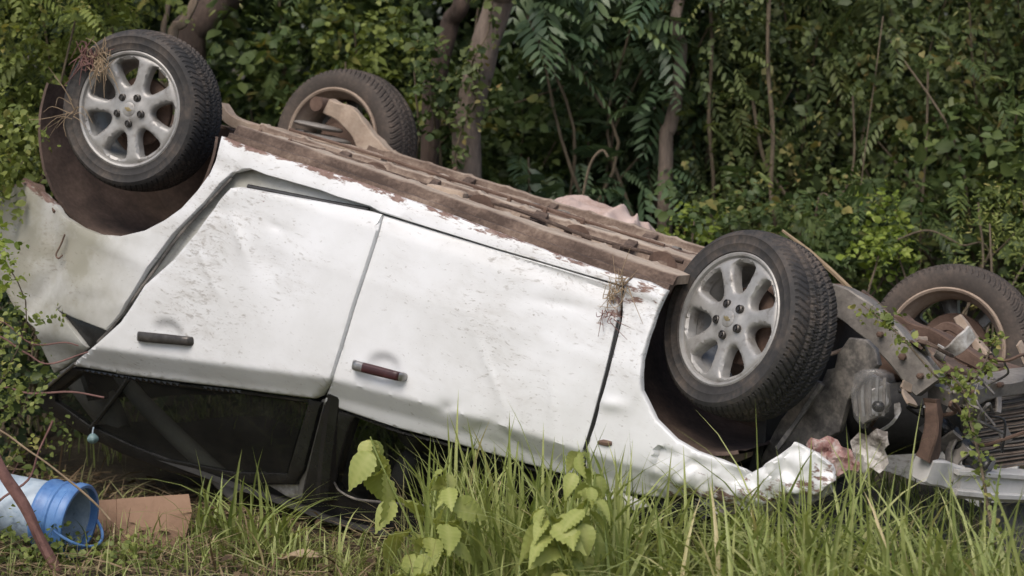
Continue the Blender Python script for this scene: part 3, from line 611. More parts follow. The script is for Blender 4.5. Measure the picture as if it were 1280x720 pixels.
# wheel liners: ribbed shells round each near wheel
def liner(c, r, a0, a1, y0, y1, m, rim=True):
    v, f = [], []; na, ny = 44, 8
    for j in range(ny + 1):
        y = y0 + (y1 - y0) * j / ny
        for i in range(na + 1):
            a = R_(a0 + (a1 - a0) * i / na); rr = r * (1 - 0.12 * (j / ny) ** 2) + .006 * nz((math.cos(a), math.sin(a), y), 5) + .004 * (1 if (j % 3 == 1) else 0)
            v.append((c[0] + rr * math.cos(a), y, c[2] + rr * math.sin(a)))
    for j in range(ny):
        for i in range(na): q = j * (na + 1) + i; f.append((q, q + 1, q + na + 2, q + na + 1))
    k = len(v); v.append((c[0], y1, c[2]))
    for i in range(na): f.append((ny * (na + 1) + i, ny * (na + 1) + i + 1, k))
    k = len(v); n0 = k                    # outer skin gives the shell thickness
    for i in range(na + 1):
        p = v[i]; d = np.array([p[0] - c[0], 0, p[2] - c[2]]); d /= np.linalg.norm(d); v.append(np.array(p) + d * .012)
    for i in range(na): f.append((i + 1, i, n0 + i, n0 + i + 1))
    return cpart('wheel_liner', v, f, m)
liner((-0.02, 0, 0.06), 0.42, -8, 188, 0.74, 0.18, M['liner'])
liner((2.50, 0, 0.09), 0.40, 62, 192, 0.79, 0.28, M['liner'])
beam('bumper_bracket', [onS(a, b, lambda x, z: S(x, z) - .02) for a, b in [(30, 226), (44, 232), (56, 246), (68, 264)]], [.015, .03, .03, .015], [.012, .018, .018, .010], M['rust'], jit=.02)

# --- wheels
def lathe(profile, n):
    v = [(r * math.cos(2 * math.pi * i / n), y, r * math.sin(2 * math.pi * i / n)) for r, y in profile for i in range(n)]
    f = [(j * n + i, j * n + (i + 1) % n, (j + 1) * n + (i + 1) % n, (j + 1) * n + i) for j in range(len(profile) - 1) for i in range(n)]
    return v, f
def mesh_sharp(name, v, f, ang=40): return sharp(pyd(name, v, f), ang)
TR = 0.304
tp = [(.210, -.006), (.219, .004), (.222, .007), (.226, .006), (.240, .010), (.246, .0125), (.250, .0115), (.268, .0125), (.272, .0145), (.276, .012), (.284, .006), (.290, .000)]
NT = 546
tread_y = np.linspace(-0.004, -0.180, 31)
profile = tp + [(TR - 0.012 * abs((y + .092) / .088) ** 3.2, y) for y in tread_y] + [(.288, -.187), (.278, -.196), (.262, -.201), (.240, -.200), (.222, -.197), (.210, -.190)]
v, f = lathe(profile, NT); NPIT = 78
v = [list(p) for p in v]
for j, (r, y) in enumerate(profile):
    if j < len(tp) - 1 or j > len(tp) + len(tread_y): continue
    w = (y + .092) / .088
    for i in range(NT):
        th = i / NT * NPIT
        ph = (th + 2.6 * abs(w) ** 0.8 + (0.5 if w > 0 else 0)) % 1.0
        dep = 0.0
        if ph < 0.22: dep = .0065
        if abs(abs(w) - 0.47) < 0.07 or abs(w) < 0.05: dep = .0075
        sip = ((th * 1.0 + 2.6 * abs(w) ** .8 + (0.5 if w > 0 else 0)) % 1.0)
        if 0.58 < sip < 0.66: dep = max(dep, .003)
        k = j * NT + i; s = (r - dep) / r; v[k][0] *= s; v[k][2] *= s
tyre_me = mesh_sharp('tyre', v, f, 32)
lv, lf = lathe([(.216, -.004), (.219, .003), (.214, .0065), (.207, .004), (.203, -.006), (.198, -.022), (.190, -.05), (.176, -.11), (.180, -.15), (.196, -.175), (.203, -.190), (.206, -.204), (.214, -.209), (.219, -.206), (.219, -.196)], 96)
barrel_me = mesh_sharp('wheel', lv, lf, 35)
# spoked face: 7 windows cut out of a dished disc
win = [(.088, 0), (.090, 5), (.096, 9.5), (.108, 13), (.127, 15), (.15, 15.8), (.172, 16), (.183, 15), (.1875, 12), (.189, 6)]
winf = win + [(r, -a) for r, a in win[:0:-1]]
winf = [(.190, 0) if False else w for w in winf]
def face_y(r): return float(np.interp(r, [0, .040, .055, .075, .10, .14, .18, .203], [.004, .004, -.003, -.006, -.004, .000, .001, -.002]))
polys = [np.array([(.2035 * math.cos(2 * math.pi * i / 84), .2035 * math.sin(2 * math.pi * i / 84)) for i in range(84)])]
for k in range(7):
    t0 = 2 * math.pi * (k + .5) / 7
    polys.append(np.array([(r * math.cos(t0 + R_(a)), r * math.sin(t0 + R_(a))) for r, a in winf]))
V, Fc, _ = fill(polys, .011, .005)
dd = bdist(V, polys[1:])
fv = []
for (x, z), d in zip(V, dd):
    r = math.hypot(x, z); k = max(0, 1 - d / .011); fv.append((x, face_y(r) - .010 * k ** 2.2 - (0.006 * max(0, (r - .195) / .01)), z))
ff = list(Fc); cnt = set()
for q in Fc:
    for a, b in ((q[0], q[1]), (q[1], q[2]), (q[2], q[0])): cnt.add((a, b))
mp = {}
for (a, b) in list(cnt):
    if (b, a) not in cnt:
        for w in (a, b):
            if w not in mp: mp[w] = len(fv); fv.append((fv[w][0] * .99, fv[w][1] - .034, fv[w][2] * .99))
        ff.append((b, a, mp[a], mp[b]))
rim_me = mesh_sharp('rim', fv, ff, 38)
nv, nf = lathe([(.0001, .010), (.006, .010), (.0065, .005), (.010, .005), (.0105, .009), (.0135, .007), (.0155, -.012)], 12); nut_me = mesh_sharp('lug_nut', nv, nf, 25)
nv, nf = lathe([(.0001, .009), (.020, .008), (.0265, .005), (.028, -.004)], 28); cap_me = mesh_sharp('centre_cap', nv, nf, 50)
bow = [(-.016, .0035), (-.0055, .0035), (-.0055, .007), (.0055, .007), (.0055, .0035), (.016, .0035), (.013, -.0035), (.0055, -.0035), (.0055, -.007), (-.0055, -.007), (-.0055, -.0035), (-.013, -.0035)]
bv = [(x, .0105, z) for x, z in bow] + [(x, .004, z) for x, z in bow]
emb_me = mesh_sharp('emblem', bv, [tuple(range(12))] + [(i, (i + 1) % 12, 12 + (i + 1) % 12, 12 + i) for i in range(12)], 20)
dv, df = lathe([(.03, -.075), (.125, -.080), (.128, -.083), (.128, -.098), (.124, -.102), (.09, -.102), (.085, -.13), (.04, -.135), (.0001, -.135)], 48); disc_me = mesh_sharp('brake_disc', dv, df, 35)
for me_, m_ in ((barrel_me, M['alloy']), (rim_me, M['alloy']), (nut_me, M['nut']), (cap_me, M['alloy']), (emb_me, M['gold']), (disc_me, M['rust'])):
    me_.materials.append(m_); me_.polygons.foreach_set('use_smooth', [True] * len(me_.polygons))
tyre_me.polygons.foreach_set('use_smooth', [True] * len(tyre_me.polygons))
tyre_dusty = tyre_me.copy(); tyre_me.materials.append(M['rubber']); tyre_dusty.materials.append(M['rubber_dusty'])
barrel_dusty = barrel_me.copy(); barrel_dusty.materials.clear(); barrel_dusty.materials.append(M['tan'])
def put(name, me, parent, mtx=None):
    o = bpy.data.objects.new(name, me); C.objects.link(o); o.parent = parent
    if mtx is not None: o.matrix_local = mtx
    return o
def wheel(c, steer, camber, spin, near):
    m4 = Matrix.Translation(Vector(np.array(c) - CO)) @ Matrix.Rotation(steer, 4, 'Z') @ Matrix.Rotation(camber, 4, 'X')
    if not near: m4 = m4 @ Matrix.Rotation(math.pi, 4, 'Z')
    m4 = m4 @ Matrix.Rotation(spin, 4, 'Y')
    if not near: m4 = m4 @ Matrix.Scale(1.05, 4)
    w = put('wheel', barrel_me if near else barrel_dusty, car, m4)
    put('tyre', tyre_me if near else tyre_dusty, w); put('rim', rim_me, w); put('brake_disc', disc_me, w)
    cc = put('centre_cap', cap_me, w); e = put('emblem', emb_me, w, Matrix.Rotation(-spin + math.pi * 0.96, 4, 'Y'))
    for k in range(5):
        t = 2 * math.pi * k / 5 + .31
        put('lug_nut', nut_me, w, Matrix.Translation((.053 * math.cos(t), 0.0, .053 * math.sin(t))))
    return w
wheel((0, .77, 0), R_(-7.2), R_(-0.1), R_(84), True)
wheel((2.528, .765, .06), R_(24.5), R_(-5.9), R_(70), True)
wheel((0, -.80, 0), 0, 0, 0.4, False)
wheel((2.805, -.90, .076), 0, 0, 1.1, False)

# --- front end wreckage
beam('frame_rail', A(.45, (1030, 372), (1062, 382), (1100, 412), (1135, 448), (1163, 484)), .10, [.055, .062, .070, .075, .072], M['greymetal'], up=(0, 1, 0), jit=.010, ch=.12)
beam('frame_flange', A(.40, (1072, 370), (1110, 403), (1150, 443), (1178, 474)), .05, .018, M['pan'], up=(0, 1, 0), jit=.008)
beam('front_crossmember', A(-.1, (1120, 402), (1150, 413), (1200, 438), (1240, 458), (1290, 476)), .09, [.05, .06, .07, .06, .05], M['rust'], jit=.012)
beam('front_crossmember', A(.10, (1150, 436), (1185, 456), (1225, 482)), .10, [.05, .06, .04], M['pan'], jit=.015)
beam('wishbone', A(-.50, (1198, 396), (1210, 418), (1228, 448)), [.03, .05, .07], [.04, .05, .06], M['tan'], up=(0, 1, 0), jit=.006)
beam('wishbone', A(-.45, (1165, 418), (1185, 408), (1205, 420), (1210, 435)), .03, .03, M['rust'], up=(0, 1, 0), jit=.006)
beam('radiator_support', [ap(1172, 494, 1, .40), ap(1205, 489, 1, .28), ap(1240, 482, 1, .15), ap(1310, 472, 1, -.10)], .10, [.05, .06, .06, .06], M['greymetal'], jit=.014)
beam('frame_rail', A(.1, (1000, 360), (1040, 372), (1075, 392), (1110, 412)), .14, .05, M['pan'], jit=.02)
cushion('engine_mount', ap(1045, 372, 1, -.2), (.06, .07, .05), M['rust'], None, .3, 3)
cushion('sump', ap(1125, 455, 1, -.1), (.14, .2, .07), M['rust'], None, .5, 3.5)
cushion('gearbox', ap(1140, 520, 1, -.1), (.2, .26, .13), M['interior'], None, .4, 3)
v, f = tube_vf(A(.35, (978, 288), (1012, 314), (1042, 341), (1072, 370)), [.005, .008, .009, .009], 6); cpart('trim_strip', v, f, M['straw'])
flat = lambda y0, kx=0.0, kz=0.0: (lambda x, z: y0 + kx * (x - 2.9) + kz * (z - .25))
cr = lambda a, fq: (lambda x, z: (a, fq))
panel('inner_fender', [(1060, 422), (1080, 424), (1092, 436), (1097, 456), (1080, 474), (1060, 500), (1048, 540), (1010, 562), (985, 572), (945, 583), (958, 556), (975, 524), (992, 502), (1004, 488), (1012, 475), (1026, 478), (1032, 462), (1042, 460), (1046, 442)], M['plastic'], surf=flat(.60, .25, -.2), step=.03, ring=.006, flange=.03, crumple=cr(.014, 8), dens=6, sh=45)
beam('inner_fender_rib', A(.64, (1026, 480), (1008, 508), (992, 532), (972, 560)), .02, .016, M['plastic'], jit=.006)
hl = panel('headlight', [(1066, 468), (1075, 462), (1095, 461), (1108, 468), (1113, 482), (1115, 508), (1107, 522), (1084, 528), (1076, 536), (1066, 522), (1062, 494)], M['lens'], surf=(lambda x, z: .68 - 1.6 * (x - 2.99) ** 2 - 1.2 * (z - .15) ** 2 - .12 * (x - 2.99)), step=.02, ring=.008, flange=.06, sh=70)
panel('reflector', [(1088, 486), (1108, 480), (1111, 506), (1102, 518), (1084, 520)], M['chrome'], surf=(lambda x, z: .60 + 2.2 * ((x - 3.03) ** 2 + (z - .17) ** 2)), parent=hl, step=.015, ring=.006)
cushion('bulb_bowl', ap(1098, 508, 1, .61), (.02, .02, .018), M['black'], hl, 0, 2.2)
panel('headlight_housing', [(1064, 474), (1090, 468), (1110, 480), (1108, 515), (1078, 530), (1066, 515)], M['greymetal'], surf=flat(.59), parent=hl, step=.03)
for k in range(5):
    beam('lamp_rib', A(.605, (1070 + 9 * k, 472), (1069 + 9 * k, 495), (1072 + 8 * k, 520)), .006, .010, M['chrome' if k % 2 else 'plastic'], parent=hl, sub=3)
panel('torn_bracket', [(1004, 556), (1012, 547), (1022, 550), (1030, 545), (1044, 550), (1048, 558), (1060, 562), (1066, 574), (1074, 580), (1070, 590), (1056, 588), (1046, 596), (1034, 584), (1022, 574)], M['pink'], surf=flat(.74, .1), step=.010, crumple=cr(.045, 12), ring=0, dens=4, flange=.003, sh=24)
panel('torn_panel', [(1060, 552), (1070, 541), (1082, 545), (1094, 536), (1106, 540), (1110, 556), (1102, 562), (1108, 580), (1098, 592), (1086, 584), (1078, 600), (1068, 578)], M['crumple'], surf=flat(.66, .2), step=.010, crumple=cr(.045, 12), ring=0, dens=4, flange=.003, sh=24)
panel('crushed_bonnet', [(866, 624), (915, 630), (960, 624), (1010, 612), (1034, 600), (1036, 616), (1004, 634), (975, 628), (950, 648), (925, 640), (900, 646), (880, 634)], M['crumple'], surf=flat(.70, 0, .3), step=.015, crumple=cr(.06, 16), ring=.004, dens=6)
panel('crushed_bonnet', [(740, 612), (800, 624), (860, 622), (900, 640), (860, 660), (790, 655), (745, 640)], M['black'], surf=flat(.66, 0, .2), step=.04, crumple=cr(.03, 8), ring=.004)
panel('mirror_cover', [(752, 612), (772, 616), (800, 628), (806, 634), (793, 640), (770, 636), (754, 630)], M['paint_dirty'], surf=flat(.86), step=.02, ring=.012)
# bumper beam, two pieces, hung across the nose
beam('bumper_beam', [ap(1152, 585, 1, .44), ap(1172, 590, 1, .38), ap(1193, 594, 1, .31)], .08, [.075, .08, .085], M['bumper'], jit=.010, ch=.18)
bb = beam('bumper_beam', [ap(1191, 600, 1, .32), ap(1225, 604, 1, .24), ap(1255, 606, 1, .15), ap(1310, 608, 1, -.02)], .10, [.095, .10, .10, .095], M['bumper'], up=(0.15, -.1, 1), jit=.006, ch=.25)
beam('bumper_lip', [ap(1196, 590, 1, .38), ap(1230, 592, 1, .30), ap(1260, 594, 1, .21), ap(1312, 597, 1, .05)], .03, .016, M['bumper'], parent=bb, jit=.003)
beam('bumper_lip', [ap(1194, 614, 1, .38), ap(1228, 618, 1, .30), ap(1258, 620, 1, .21), ap(1310, 622, 1, .05)], .03, .016, M['bumper'], parent=bb, jit=.003)
v, f = tube_vf(smooth_path(A(.3, (1166, 528), (1178, 534), (1192, 546), (1208, 562), (1226, 578), (1238, 585)), 5), [.030 + .005 * (k % 4 == 1) for k in range(26)], 14); cpart('rubber_hose', v, f, M['black'])
beam('support_post', A(.45, (1164, 500), (1166, 530), (1162, 560), (1155, 575)), .05, [.05, .04, .05, .06], M['rust'], up=(0, 1, 0), jit=.012)
# radiator: a frame with fin rows
RQ = [np.array(ap(1205, 508, 1, .12)), np.array(ap(1325, 488, 1, -.20)), np.array(ap(1208, 590, 1, .05)), np.array(ap(1330, 576, 1, -.28))]
rq = lambda u, w: RQ[0] * (1 - u) * (1 - w) + RQ[1] * u * (1 - w) + RQ[2] * (1 - u) * w + RQ[3] * u * w
rad = solid_grid('radiator', rq, 10, 8, (-.03, -.05, 0), M['plastic'])
for k in range(26):
    w = (k + .5) / 26; o_ = np.array([.01, .03, 0])
    beam('fin', [rq(0, w) + o_, rq(.5, w) + o_ + np.array([0, 0, .006 * math.sin(k * 1.7)]), rq(1, w) + o_], .016, .0042, M['tan' if k % 3 else 'greymetal'], parent=rad, jit=.003, sub=3)
for k, pts in enumerate([[(1190, 505), (1205, 512), (1235, 520), (1254, 524), (1256, 540), (1252, 566)], [(1200, 552), (1230, 556), (1255, 549), (1290, 537)]]):
    v, f = tube_vf(smooth_path(A(.24, *pts), 4), .006 if k else .0045, 6); cpart('pipe', v, f, M['black'] if k == 0 else M['rust'])
solid_grid('grille', lambda u, w: np.array(ap(1236 + 70 * u, 632 + 70 * w, 1, .1 - .2 * u)), 8, 6, (-.03, 0, 0), M['plastic'])
solid_grid('bulkhead', lambda u, w: (2.66 + .05 * nz((u, w, 3), 4), -.7 + 1.2 * u, .02 + .55 * w), 10, 8, (-.03, 0, 0), M['interior'])
solid_grid('bonnet', lambda u, w: (2.6 + .50 * u, -.72 + 1.25 * w, .66 + .04 * u + .05 * nz((u, w, 7), 5)), 14, 14, (0, 0, .015), M['interior'])
solid_grid('boot_floor', lambda u, w: (-.68 + 1.0 * u, -.45 + .8 * w, .10 - .04 * math.sin(math.pi * u) + .01 * nz((u, w, 1), 6)), 10, 10, (0, 0, .03), M['pan'])
rr = random.Random(31)
for k in range(26):
    px0, py0 = rr.uniform(1060, 1275), rr.uniform(415, 575); yy = rr.uniform(.30, .58) if px0 < 1180 else rr.uniform(.15, .36)
    an = rr.choice([-.6, .3, .7, 1.0, 1.4, 2.2]) + rr.gauss(0, .25); L_ = rr.uniform(18, 48); bx_, by_ = L_ * math.cos(an), L_ * math.sin(an)
    pts = [ap(px0, py0, 1, yy), ap(px0 + bx_ * .5 + rr.gauss(0, 4), py0 + by_ * .5 + rr.gauss(0, 4), 1, yy + rr.gauss(0, .03)), ap(px0 + bx_, py0 + by_, 1, yy + rr.gauss(0, .05))]
    beam('torn_strip', pts, rr.uniform(.012, .05), rr.uniform(.006, .016), M[rr.choice(['rust', 'greymetal', 'plastic', 'pan', 'crumple', 'tan'])], up=(rr.gauss(0, .5), rr.gauss(0, .6), 1), jit=.012, sub=4, ch=.3)
for k in range(9):
    px0, py0 = rr.uniform(1070, 1240), rr.uniform(440, 560); pts = [(px0, py0)]
    for q in range(4): pts.append((pts[-1][0] + rr.uniform(-14, 26), pts[-1][1] + rr.uniform(-16, 22)))
    v, f = tube_vf(smooth_path([ap(a, b, 1, .42 + rr.gauss(0, .08)) for a, b in pts], 5), rr.uniform(.003, .007), 6); cpart('wire', v, f, M[rr.choice(['black', 'rust', 'plastic'])])
for (a, b, yy, r) in ((1128, 446, .50, .012), (1150, 470, .50, .010), (1100, 418, .50, .010), (1215, 488, .34, .012), (1250, 481, .22, .010)):
    q = ap(a, b, 1, yy); v, f = tube_vf([q - np.array([0, .02, 0]), q + np.array([0, .010, 0]), q + np.array([0, .014, 0])], [r, r, r * .5], 6); cpart('bolt', v, f, M['rust'])
# dry roots and mud caught on the car
def tuft(name, px, py, surf, n, length, m, r=.0012, spread=1.0, parent=None):
    v, f = [], []
    c0 = onS(px, py, surf)
    for k in range(n):
        c = c0 + np.array([random.gauss(0, .012), .012, random.gauss(0, .012)]) * spread
        a = random.uniform(0, 6.28); L = length * random.uniform(.4, 1.2); d = np.array([math.cos(a), random.uniform(.05, .5), math.sin(a)]) * L
        tube_vf(smooth_path([c, c + d * .5 + np.array([0, .008, random.gauss(0, .02)]), c + d + np.array([random.gauss(0, .03), 0, random.gauss(0, .03) + .02])], 3), [r * 1.5, r * 1.4, r * 1.3, r * 1.2, r, r * .8, r * .6], 4, 0, v, f)
    return cpart(name, v, f, m, parent, kind='stuff')
tuft('dry_roots', 131, 78, lambda x, z: .80, 46, .075, M['straw'], .0016, 1.4)
tuft('dry_roots', 112, 70, lambda x, z: .80, 30, .06, M['redstem'], .002, 1.6)
tuft('dry_roots', 90, 140, lambda x, z: .80, 14, .16, M['straw'], .0012, 1.5)
tuft('dry_roots', 768, 368, S, 18, .035, M['straw'], .0014, 1.1)
tuft('dry_roots', 764, 392, S, 10, .03, M['redstem'], .0013, 1.0)
tuft('dry_roots', 782, 350, S, 14, .07, M['straw'], .0012, 1.0)
v, f = tube_vf(smooth_path([onS(a, b, lambda x, z: S(x, z) + .004) for a, b in [(81, 293), (76, 306), (70, 318), (73, 323), (78, 319)]], 4), .0035, 6); cpart('hook', v, f, M['rust'])

# ================================================================== THINGS ON AND ROUND THE CAR
def wobj(name, v, f, m, parent=None, kind=None, sh=40, base=None):
    b = np.zeros(3) if base is None else np.asarray(base, float)
    return link(name, sharp(pyd(name, [np.asarray(p, float) - b for p in v], f), sh), m, parent, kind)
# cloth thrown over the far sill
v, f = [], []; nu, nv_ = 90, 34
xa, xb = ap(683, 258, 1, -.72)[0], ap(815, 298, 1, -.72)[0]
for j in range(nv_ + 1):
    for i in range(nu + 1):
        u, w = i / nu, j / nv_
        x = xa + (xb - xa) * u + .012 * math.sin(w * 9 + u * 4); y = -.50 - .02 * math.sin(u * 13) - .40 * w
        hgt = (.030 + .045 * math.sin(math.pi * min(1, u * 1.05)) ** .7) * math.sin(math.pi * (.08 + .84 * w)) ** .6
        hgt += .036 * (1 - abs(math.sin(u * 14 + 3.2 * w + 1.5 * math.sin(u * 5 + w * 3)))) ** 1.2 * (.35 + u * .8) * math.sin(math.pi * w) + .02 * nz((u * 2.2, w * 1.6, 0), 3) + .008 * (1 - abs(nz((u * 4, w * 4, 0), 3)))
        hgt *= min(1, 6 * min(u + .04, 1 - u + .05))
        v.append(car2world((x, y, .022 - max(0, hgt))))
k = len(v); up = RW @ np.array([0, 0, -1.0]); v += [p - up * .006 for p in v[:k]]; w1 = nu + 1
for j in range(nv_):
    for i in range(nu):
        a = j * w1 + i; f += [(a, a + 1, a + w1 + 1, a + w1), (k + a, k + a + w1, k + a + w1 + 1, k + a + 1)]
rimi = list(range(w1)) + [j * w1 + nu for j in range(1, nv_ + 1)] + [nv_ * w1 + i for i in range(nu - 1, -1, -1)] + [j * w1 for j in range(nv_ - 1, 0, -1)]
f += [(b, a, k + a, k + b) for a, b in zip(rimi, rimi[1:] + rimi[:1])]
tag(wobj('cloth', v, f, M['cloth'], sh=60), 'crumpled dirty pink cloth lying on the upturned underbody', 'cloth')

# bucket on its side
def frame_from(axis, upv=(0, 0, 1)):
    a = Vector(axis).normalized(); s1 = a.cross(Vector(upv)).normalized(); return a, s1, s1.cross(a)
bo = Vector(wp(98, 652, 7.0)); ax, sx, sz = frame_from((0.92, -0.30, -0.16))
base_z = bo - ax * .30
bucket = thing('bucket', 'pale blue plastic bucket with a blue collar lying under the car', 'bucket', base_z)
def lathe_w(prof_, n, org):
    v = [org + ax * t + (sx * math.cos(2 * math.pi * i / n) + sz * math.sin(2 * math.pi * i / n)) * r for t, r in prof_ for i in range(n)]
    f = [(j * n + i, j * n + (i + 1) % n, (j + 1) * n + (i + 1) % n, (j + 1) * n + i) for j in range(len(prof_) - 1) for i in range(n)]
    return v, f
v, f = lathe_w([(-.30, .001), (-.30, .095), (-.295, .101), (-.1, .112), (-.02, .117), (-.02, .110), (-.1, .106), (-.285, .095), (-.285, .001)], 40, bo)
wobj('body', v, f, M['bucketwhite'], bucket, base=base_z)
v, f = lathe_w([(-.125, .113), (-.125, .121), (-.118, .123), (-.106, .123), (-.10, .1195), (-.075, .1205), (-.07, .127), (-.062, .127), (-.057, .122), (-.03, .1235), (-.022, .132), (.0, .132), (.006, .128), (.006, .118), (-.03, .114)], 40, bo)
wobj('collar', v, f, M['bucketblue'], bucket, base=base_z)
hp = [bo - ax * .03 + (sx * math.cos(t) * .132 + (sz * math.sin(t) * .55 + ax * .9 * abs(math.sin(t)) ** 1.0) * .12) for t in np.linspace(math.pi, 2 * math.pi, 21)]
v, f = tube_vf(hp, .0055, 8); wobj('handle', v, f, M['bucketblue'], bucket, base=base_z)

# cardboard sheet, folded
cb = wp(180, 694, 7.12)
card = thing('cardboard_sheet', 'folded brown cardboard sheet leaning under the dark car window', 'cardboard', cb)
def slab(px, th, m, parent, name, base, dfun):
    P = [wp(a, b, dfun(a, b)) for a, b in px]; n = len(P)
    nn = Vector(P[1] - P[0]).cross(Vector(P[2] - P[0])).normalized()
    if nn.y > 0: nn = -nn
    v = P + [p - np.array(nn) * th for p in P]
    f = [tuple(range(n)), tuple(range(2 * n - 1, n - 1, -1))] + [(i, (i + 1) % n, n + (i + 1) % n, n + i) for i in range(n)]
    return wobj(name, v, f, m, parent, base=base)
slab([(108, 626), (145, 624), (146, 690), (121, 697), (118, 668), (110, 650)], .005, M['card'], card, 'flap', cb, lambda a, b: 7.10 + .0012 * (700 - b) + .004 * (a - 145) * -.6)
slab([(146, 623.5), (190, 620.5), (236, 617.5), (240, 640), (232, 672), (222, 692), (180, 700), (146.6, 697)], .005, M['card'], card, 'panel', cb, lambda a, b: 7.10 + .0012 * (700 - b) + .0006 * (a - 145))
# trinket hanging from the window edge
tp0 = wp(117, 534, 7.50)
tr = thing('hanging_trinket', 'small teal flower shaped trinket hanging from the car window', 'trinket', tp0)
v, f = tube_vf([tp0, tp0 + np.array([-.003, 0, -.012]), tp0 + np.array([-.004, 0, -.025])], .003, 6); wobj('cord', v, f, M['bucketwhite'], tr, base=tp0)
v, f = [], []
for j in range(9):
    t = j / 8
    for i in range(20):
        a = 2 * math.pi * i / 20; r = (.020 * math.sin(math.pi * (.10 + .82 * t)) ** .8) * (1 + .22 * math.cos(5 * a) * t)
        v.append(tp0 + np.array([-.004 + r * math.cos(a), r * math.sin(a), -.024 - .036 * t]))
f = [(j * 20 + i, j * 20 + (i + 1) % 20, (j + 1) * 20 + (i + 1) % 20, (j + 1) * 20 + i) for j in range(8) for i in range(20)] + [tuple(range(20))[::-1], tuple(160 + i for i in range(20))]
wobj('bell', v, f, M['teal'], tr, base=tp0)

# ------------------------------------------------------------------ foliage
TEMPL = {
 'ovate': ([(0, 0, 0), (.25, .36, .07), (.6, .34, .05), (1, 0, -.10), (.6, -.34, .05), (.25, -.36, .07), (.28, 0, -.02), (.62, 0, -.04)], [(0, 6, 1), (1, 6, 7, 2), (2, 7, 3), (0, 5, 6), (5, 4, 7, 6), (4, 3, 7)]),
 'heart': ([(.06, 0, 0), (.02, .34, .03), (.42, .46, .06), (1, 0, -.14), (.42, -.46, .06), (.02, -.34, .03), (.25, 0, -.03), (.6, 0, -.06)], [(0, 6, 1), (1, 6, 7, 2), (2, 7, 3), (0, 5, 6), (5, 4, 7, 6), (4, 3, 7)]),
 'lance': ([(0, 0, 0), (.3, .13, .02), (.65, .12, -.02), (1, 0, -.12), (.65, -.12, -.02), (.3, -.13, .02)], [(0, 5, 1), (1, 5, 4, 2), (2, 4, 3)]),
 'straw': ([(0, .012, 0), (.5, .016, .03), (1, .004, -.02), (1, -.004, -.02), (.5, -.016, .03), (0, -.012, 0)], [(0, 1, 4, 5), (1, 2, 3, 4)]),
 'small': ([(0, 0, 0), (.45, .36, .07), (1, 0, -.04), (.45, -.36, .07)], [(0, 3, 2), (0, 2, 1)]),
}
def unit(a): return a / np.maximum(1e-9, np.linalg.norm(a, axis=1))[:, None]
def leaf_arrays(P, D, N, L, tint, tmpl):
    tv, tf = TEMPL[tmpl]; tv = np.array(tv)
    D = unit(D); W = unit(np.cross(N, D)); N2 = np.cross(D, W)
    L = np.asarray(L)[:, None, None]; curl = rng.uniform(.4, 1.8, len(P))[:, None]
    V = P[:, None, :] + L * (tv[None, :, 0, None] * D[:, None, :] + tv[None, :, 1, None] * W[:, None, :] + (tv[None, :, 2] * curl)[:, :, None] * N2[:, None, :])
    return V, tf, np.repeat(tint, len(tv))
def mesh_from(blocks, name, extra=None):
    vs, loops, starts, tots, ts = [], [], [], [], []; k = 0; lp = 0
    for V, tf, t in blocks:
        n, m = V.shape[:2]; vs.append(V.reshape(-1, 3)); ts.append(t)
        flat_ = np.concatenate([np.array(q) for q in tf]); base = (np.arange(n) * m)[:, None] + k
        loops.append((base + flat_[None, :]).ravel()); sz_ = np.array([len(q) for q in tf]); tt = np.tile(sz_, n); tots.append(tt); k += n * m
    vs = np.concatenate(vs); loops = np.concatenate(loops); tots = np.concatenate(tots); ts = np.concatenate(ts)
    starts = np.concatenate([[0], np.cumsum(tots)[:-1]])
    me = bpy.data.meshes.new(name); me.vertices.add(len(vs)); me.vertices.foreach_set('co', vs.astype(np.float32).ravel())
    me.loops.add(len(loops)); me.loops.foreach_set('vertex_index', loops.astype(np.int32))
    me.polygons.add(len(tots)); me.polygons.foreach_set('loop_start', starts.astype(np.int32)); me.polygons.foreach_set('loop_total', tots.astype(np.int32))
    me.update(calc_edges=True)
    a = me.attributes.new('tint', 'FLOAT', 'POINT'); a.data.foreach_set('value', np.clip(ts, 0, 1).astype(np.float32))
    return me
def sprigs(O, D, L, n, leaf, droop=.3, tint=(.5, .18), tmpl='ovate', spread=.9):
    """twigs from points O along D; n leaves each, set alternately; returns one leaf block"""
    K = len(O); D = unit(D); t = np.linspace(.12, 1, n)
    P = O[:, None, :] + D[:, None, :] * (L[:, None] * t)[:, :, None] + np.array([0, 0, -1.0]) * (droop * L[:, None] * t[None, :] ** 2)[:, :, None]
    side = unit(np.cross(D, rng.normal(0, 1, (K, 3)) * .5 + np.array([0, 0, 1.0])))
    sg = np.where(np.arange(n) % 2 == 0, 1.0, -1.0)
    LD = side[:, None, :] * sg[None, :, None] * spread + D[:, None, :] * .5 + rng.normal(0, .28, (K, n, 3)) + np.array([0, 0, -.30])
    LN = np.array([0, -.35, .75]) + rng.normal(0, .62, (K, n, 3))
    LL = leaf * np.clip(rng.lognormal(-.08, .32, (K, n)), .4, 1.9) * (1 - .35 * t[None, :] ** 3)
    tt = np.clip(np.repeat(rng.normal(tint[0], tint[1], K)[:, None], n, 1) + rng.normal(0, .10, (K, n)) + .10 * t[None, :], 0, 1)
    P += rng.normal(0, .012, P.shape)
    return leaf_arrays(P.reshape(-1, 3), LD.reshape(-1, 3), LN.reshape(-1, 3), LL.ravel(), tt.ravel(), tmpl)
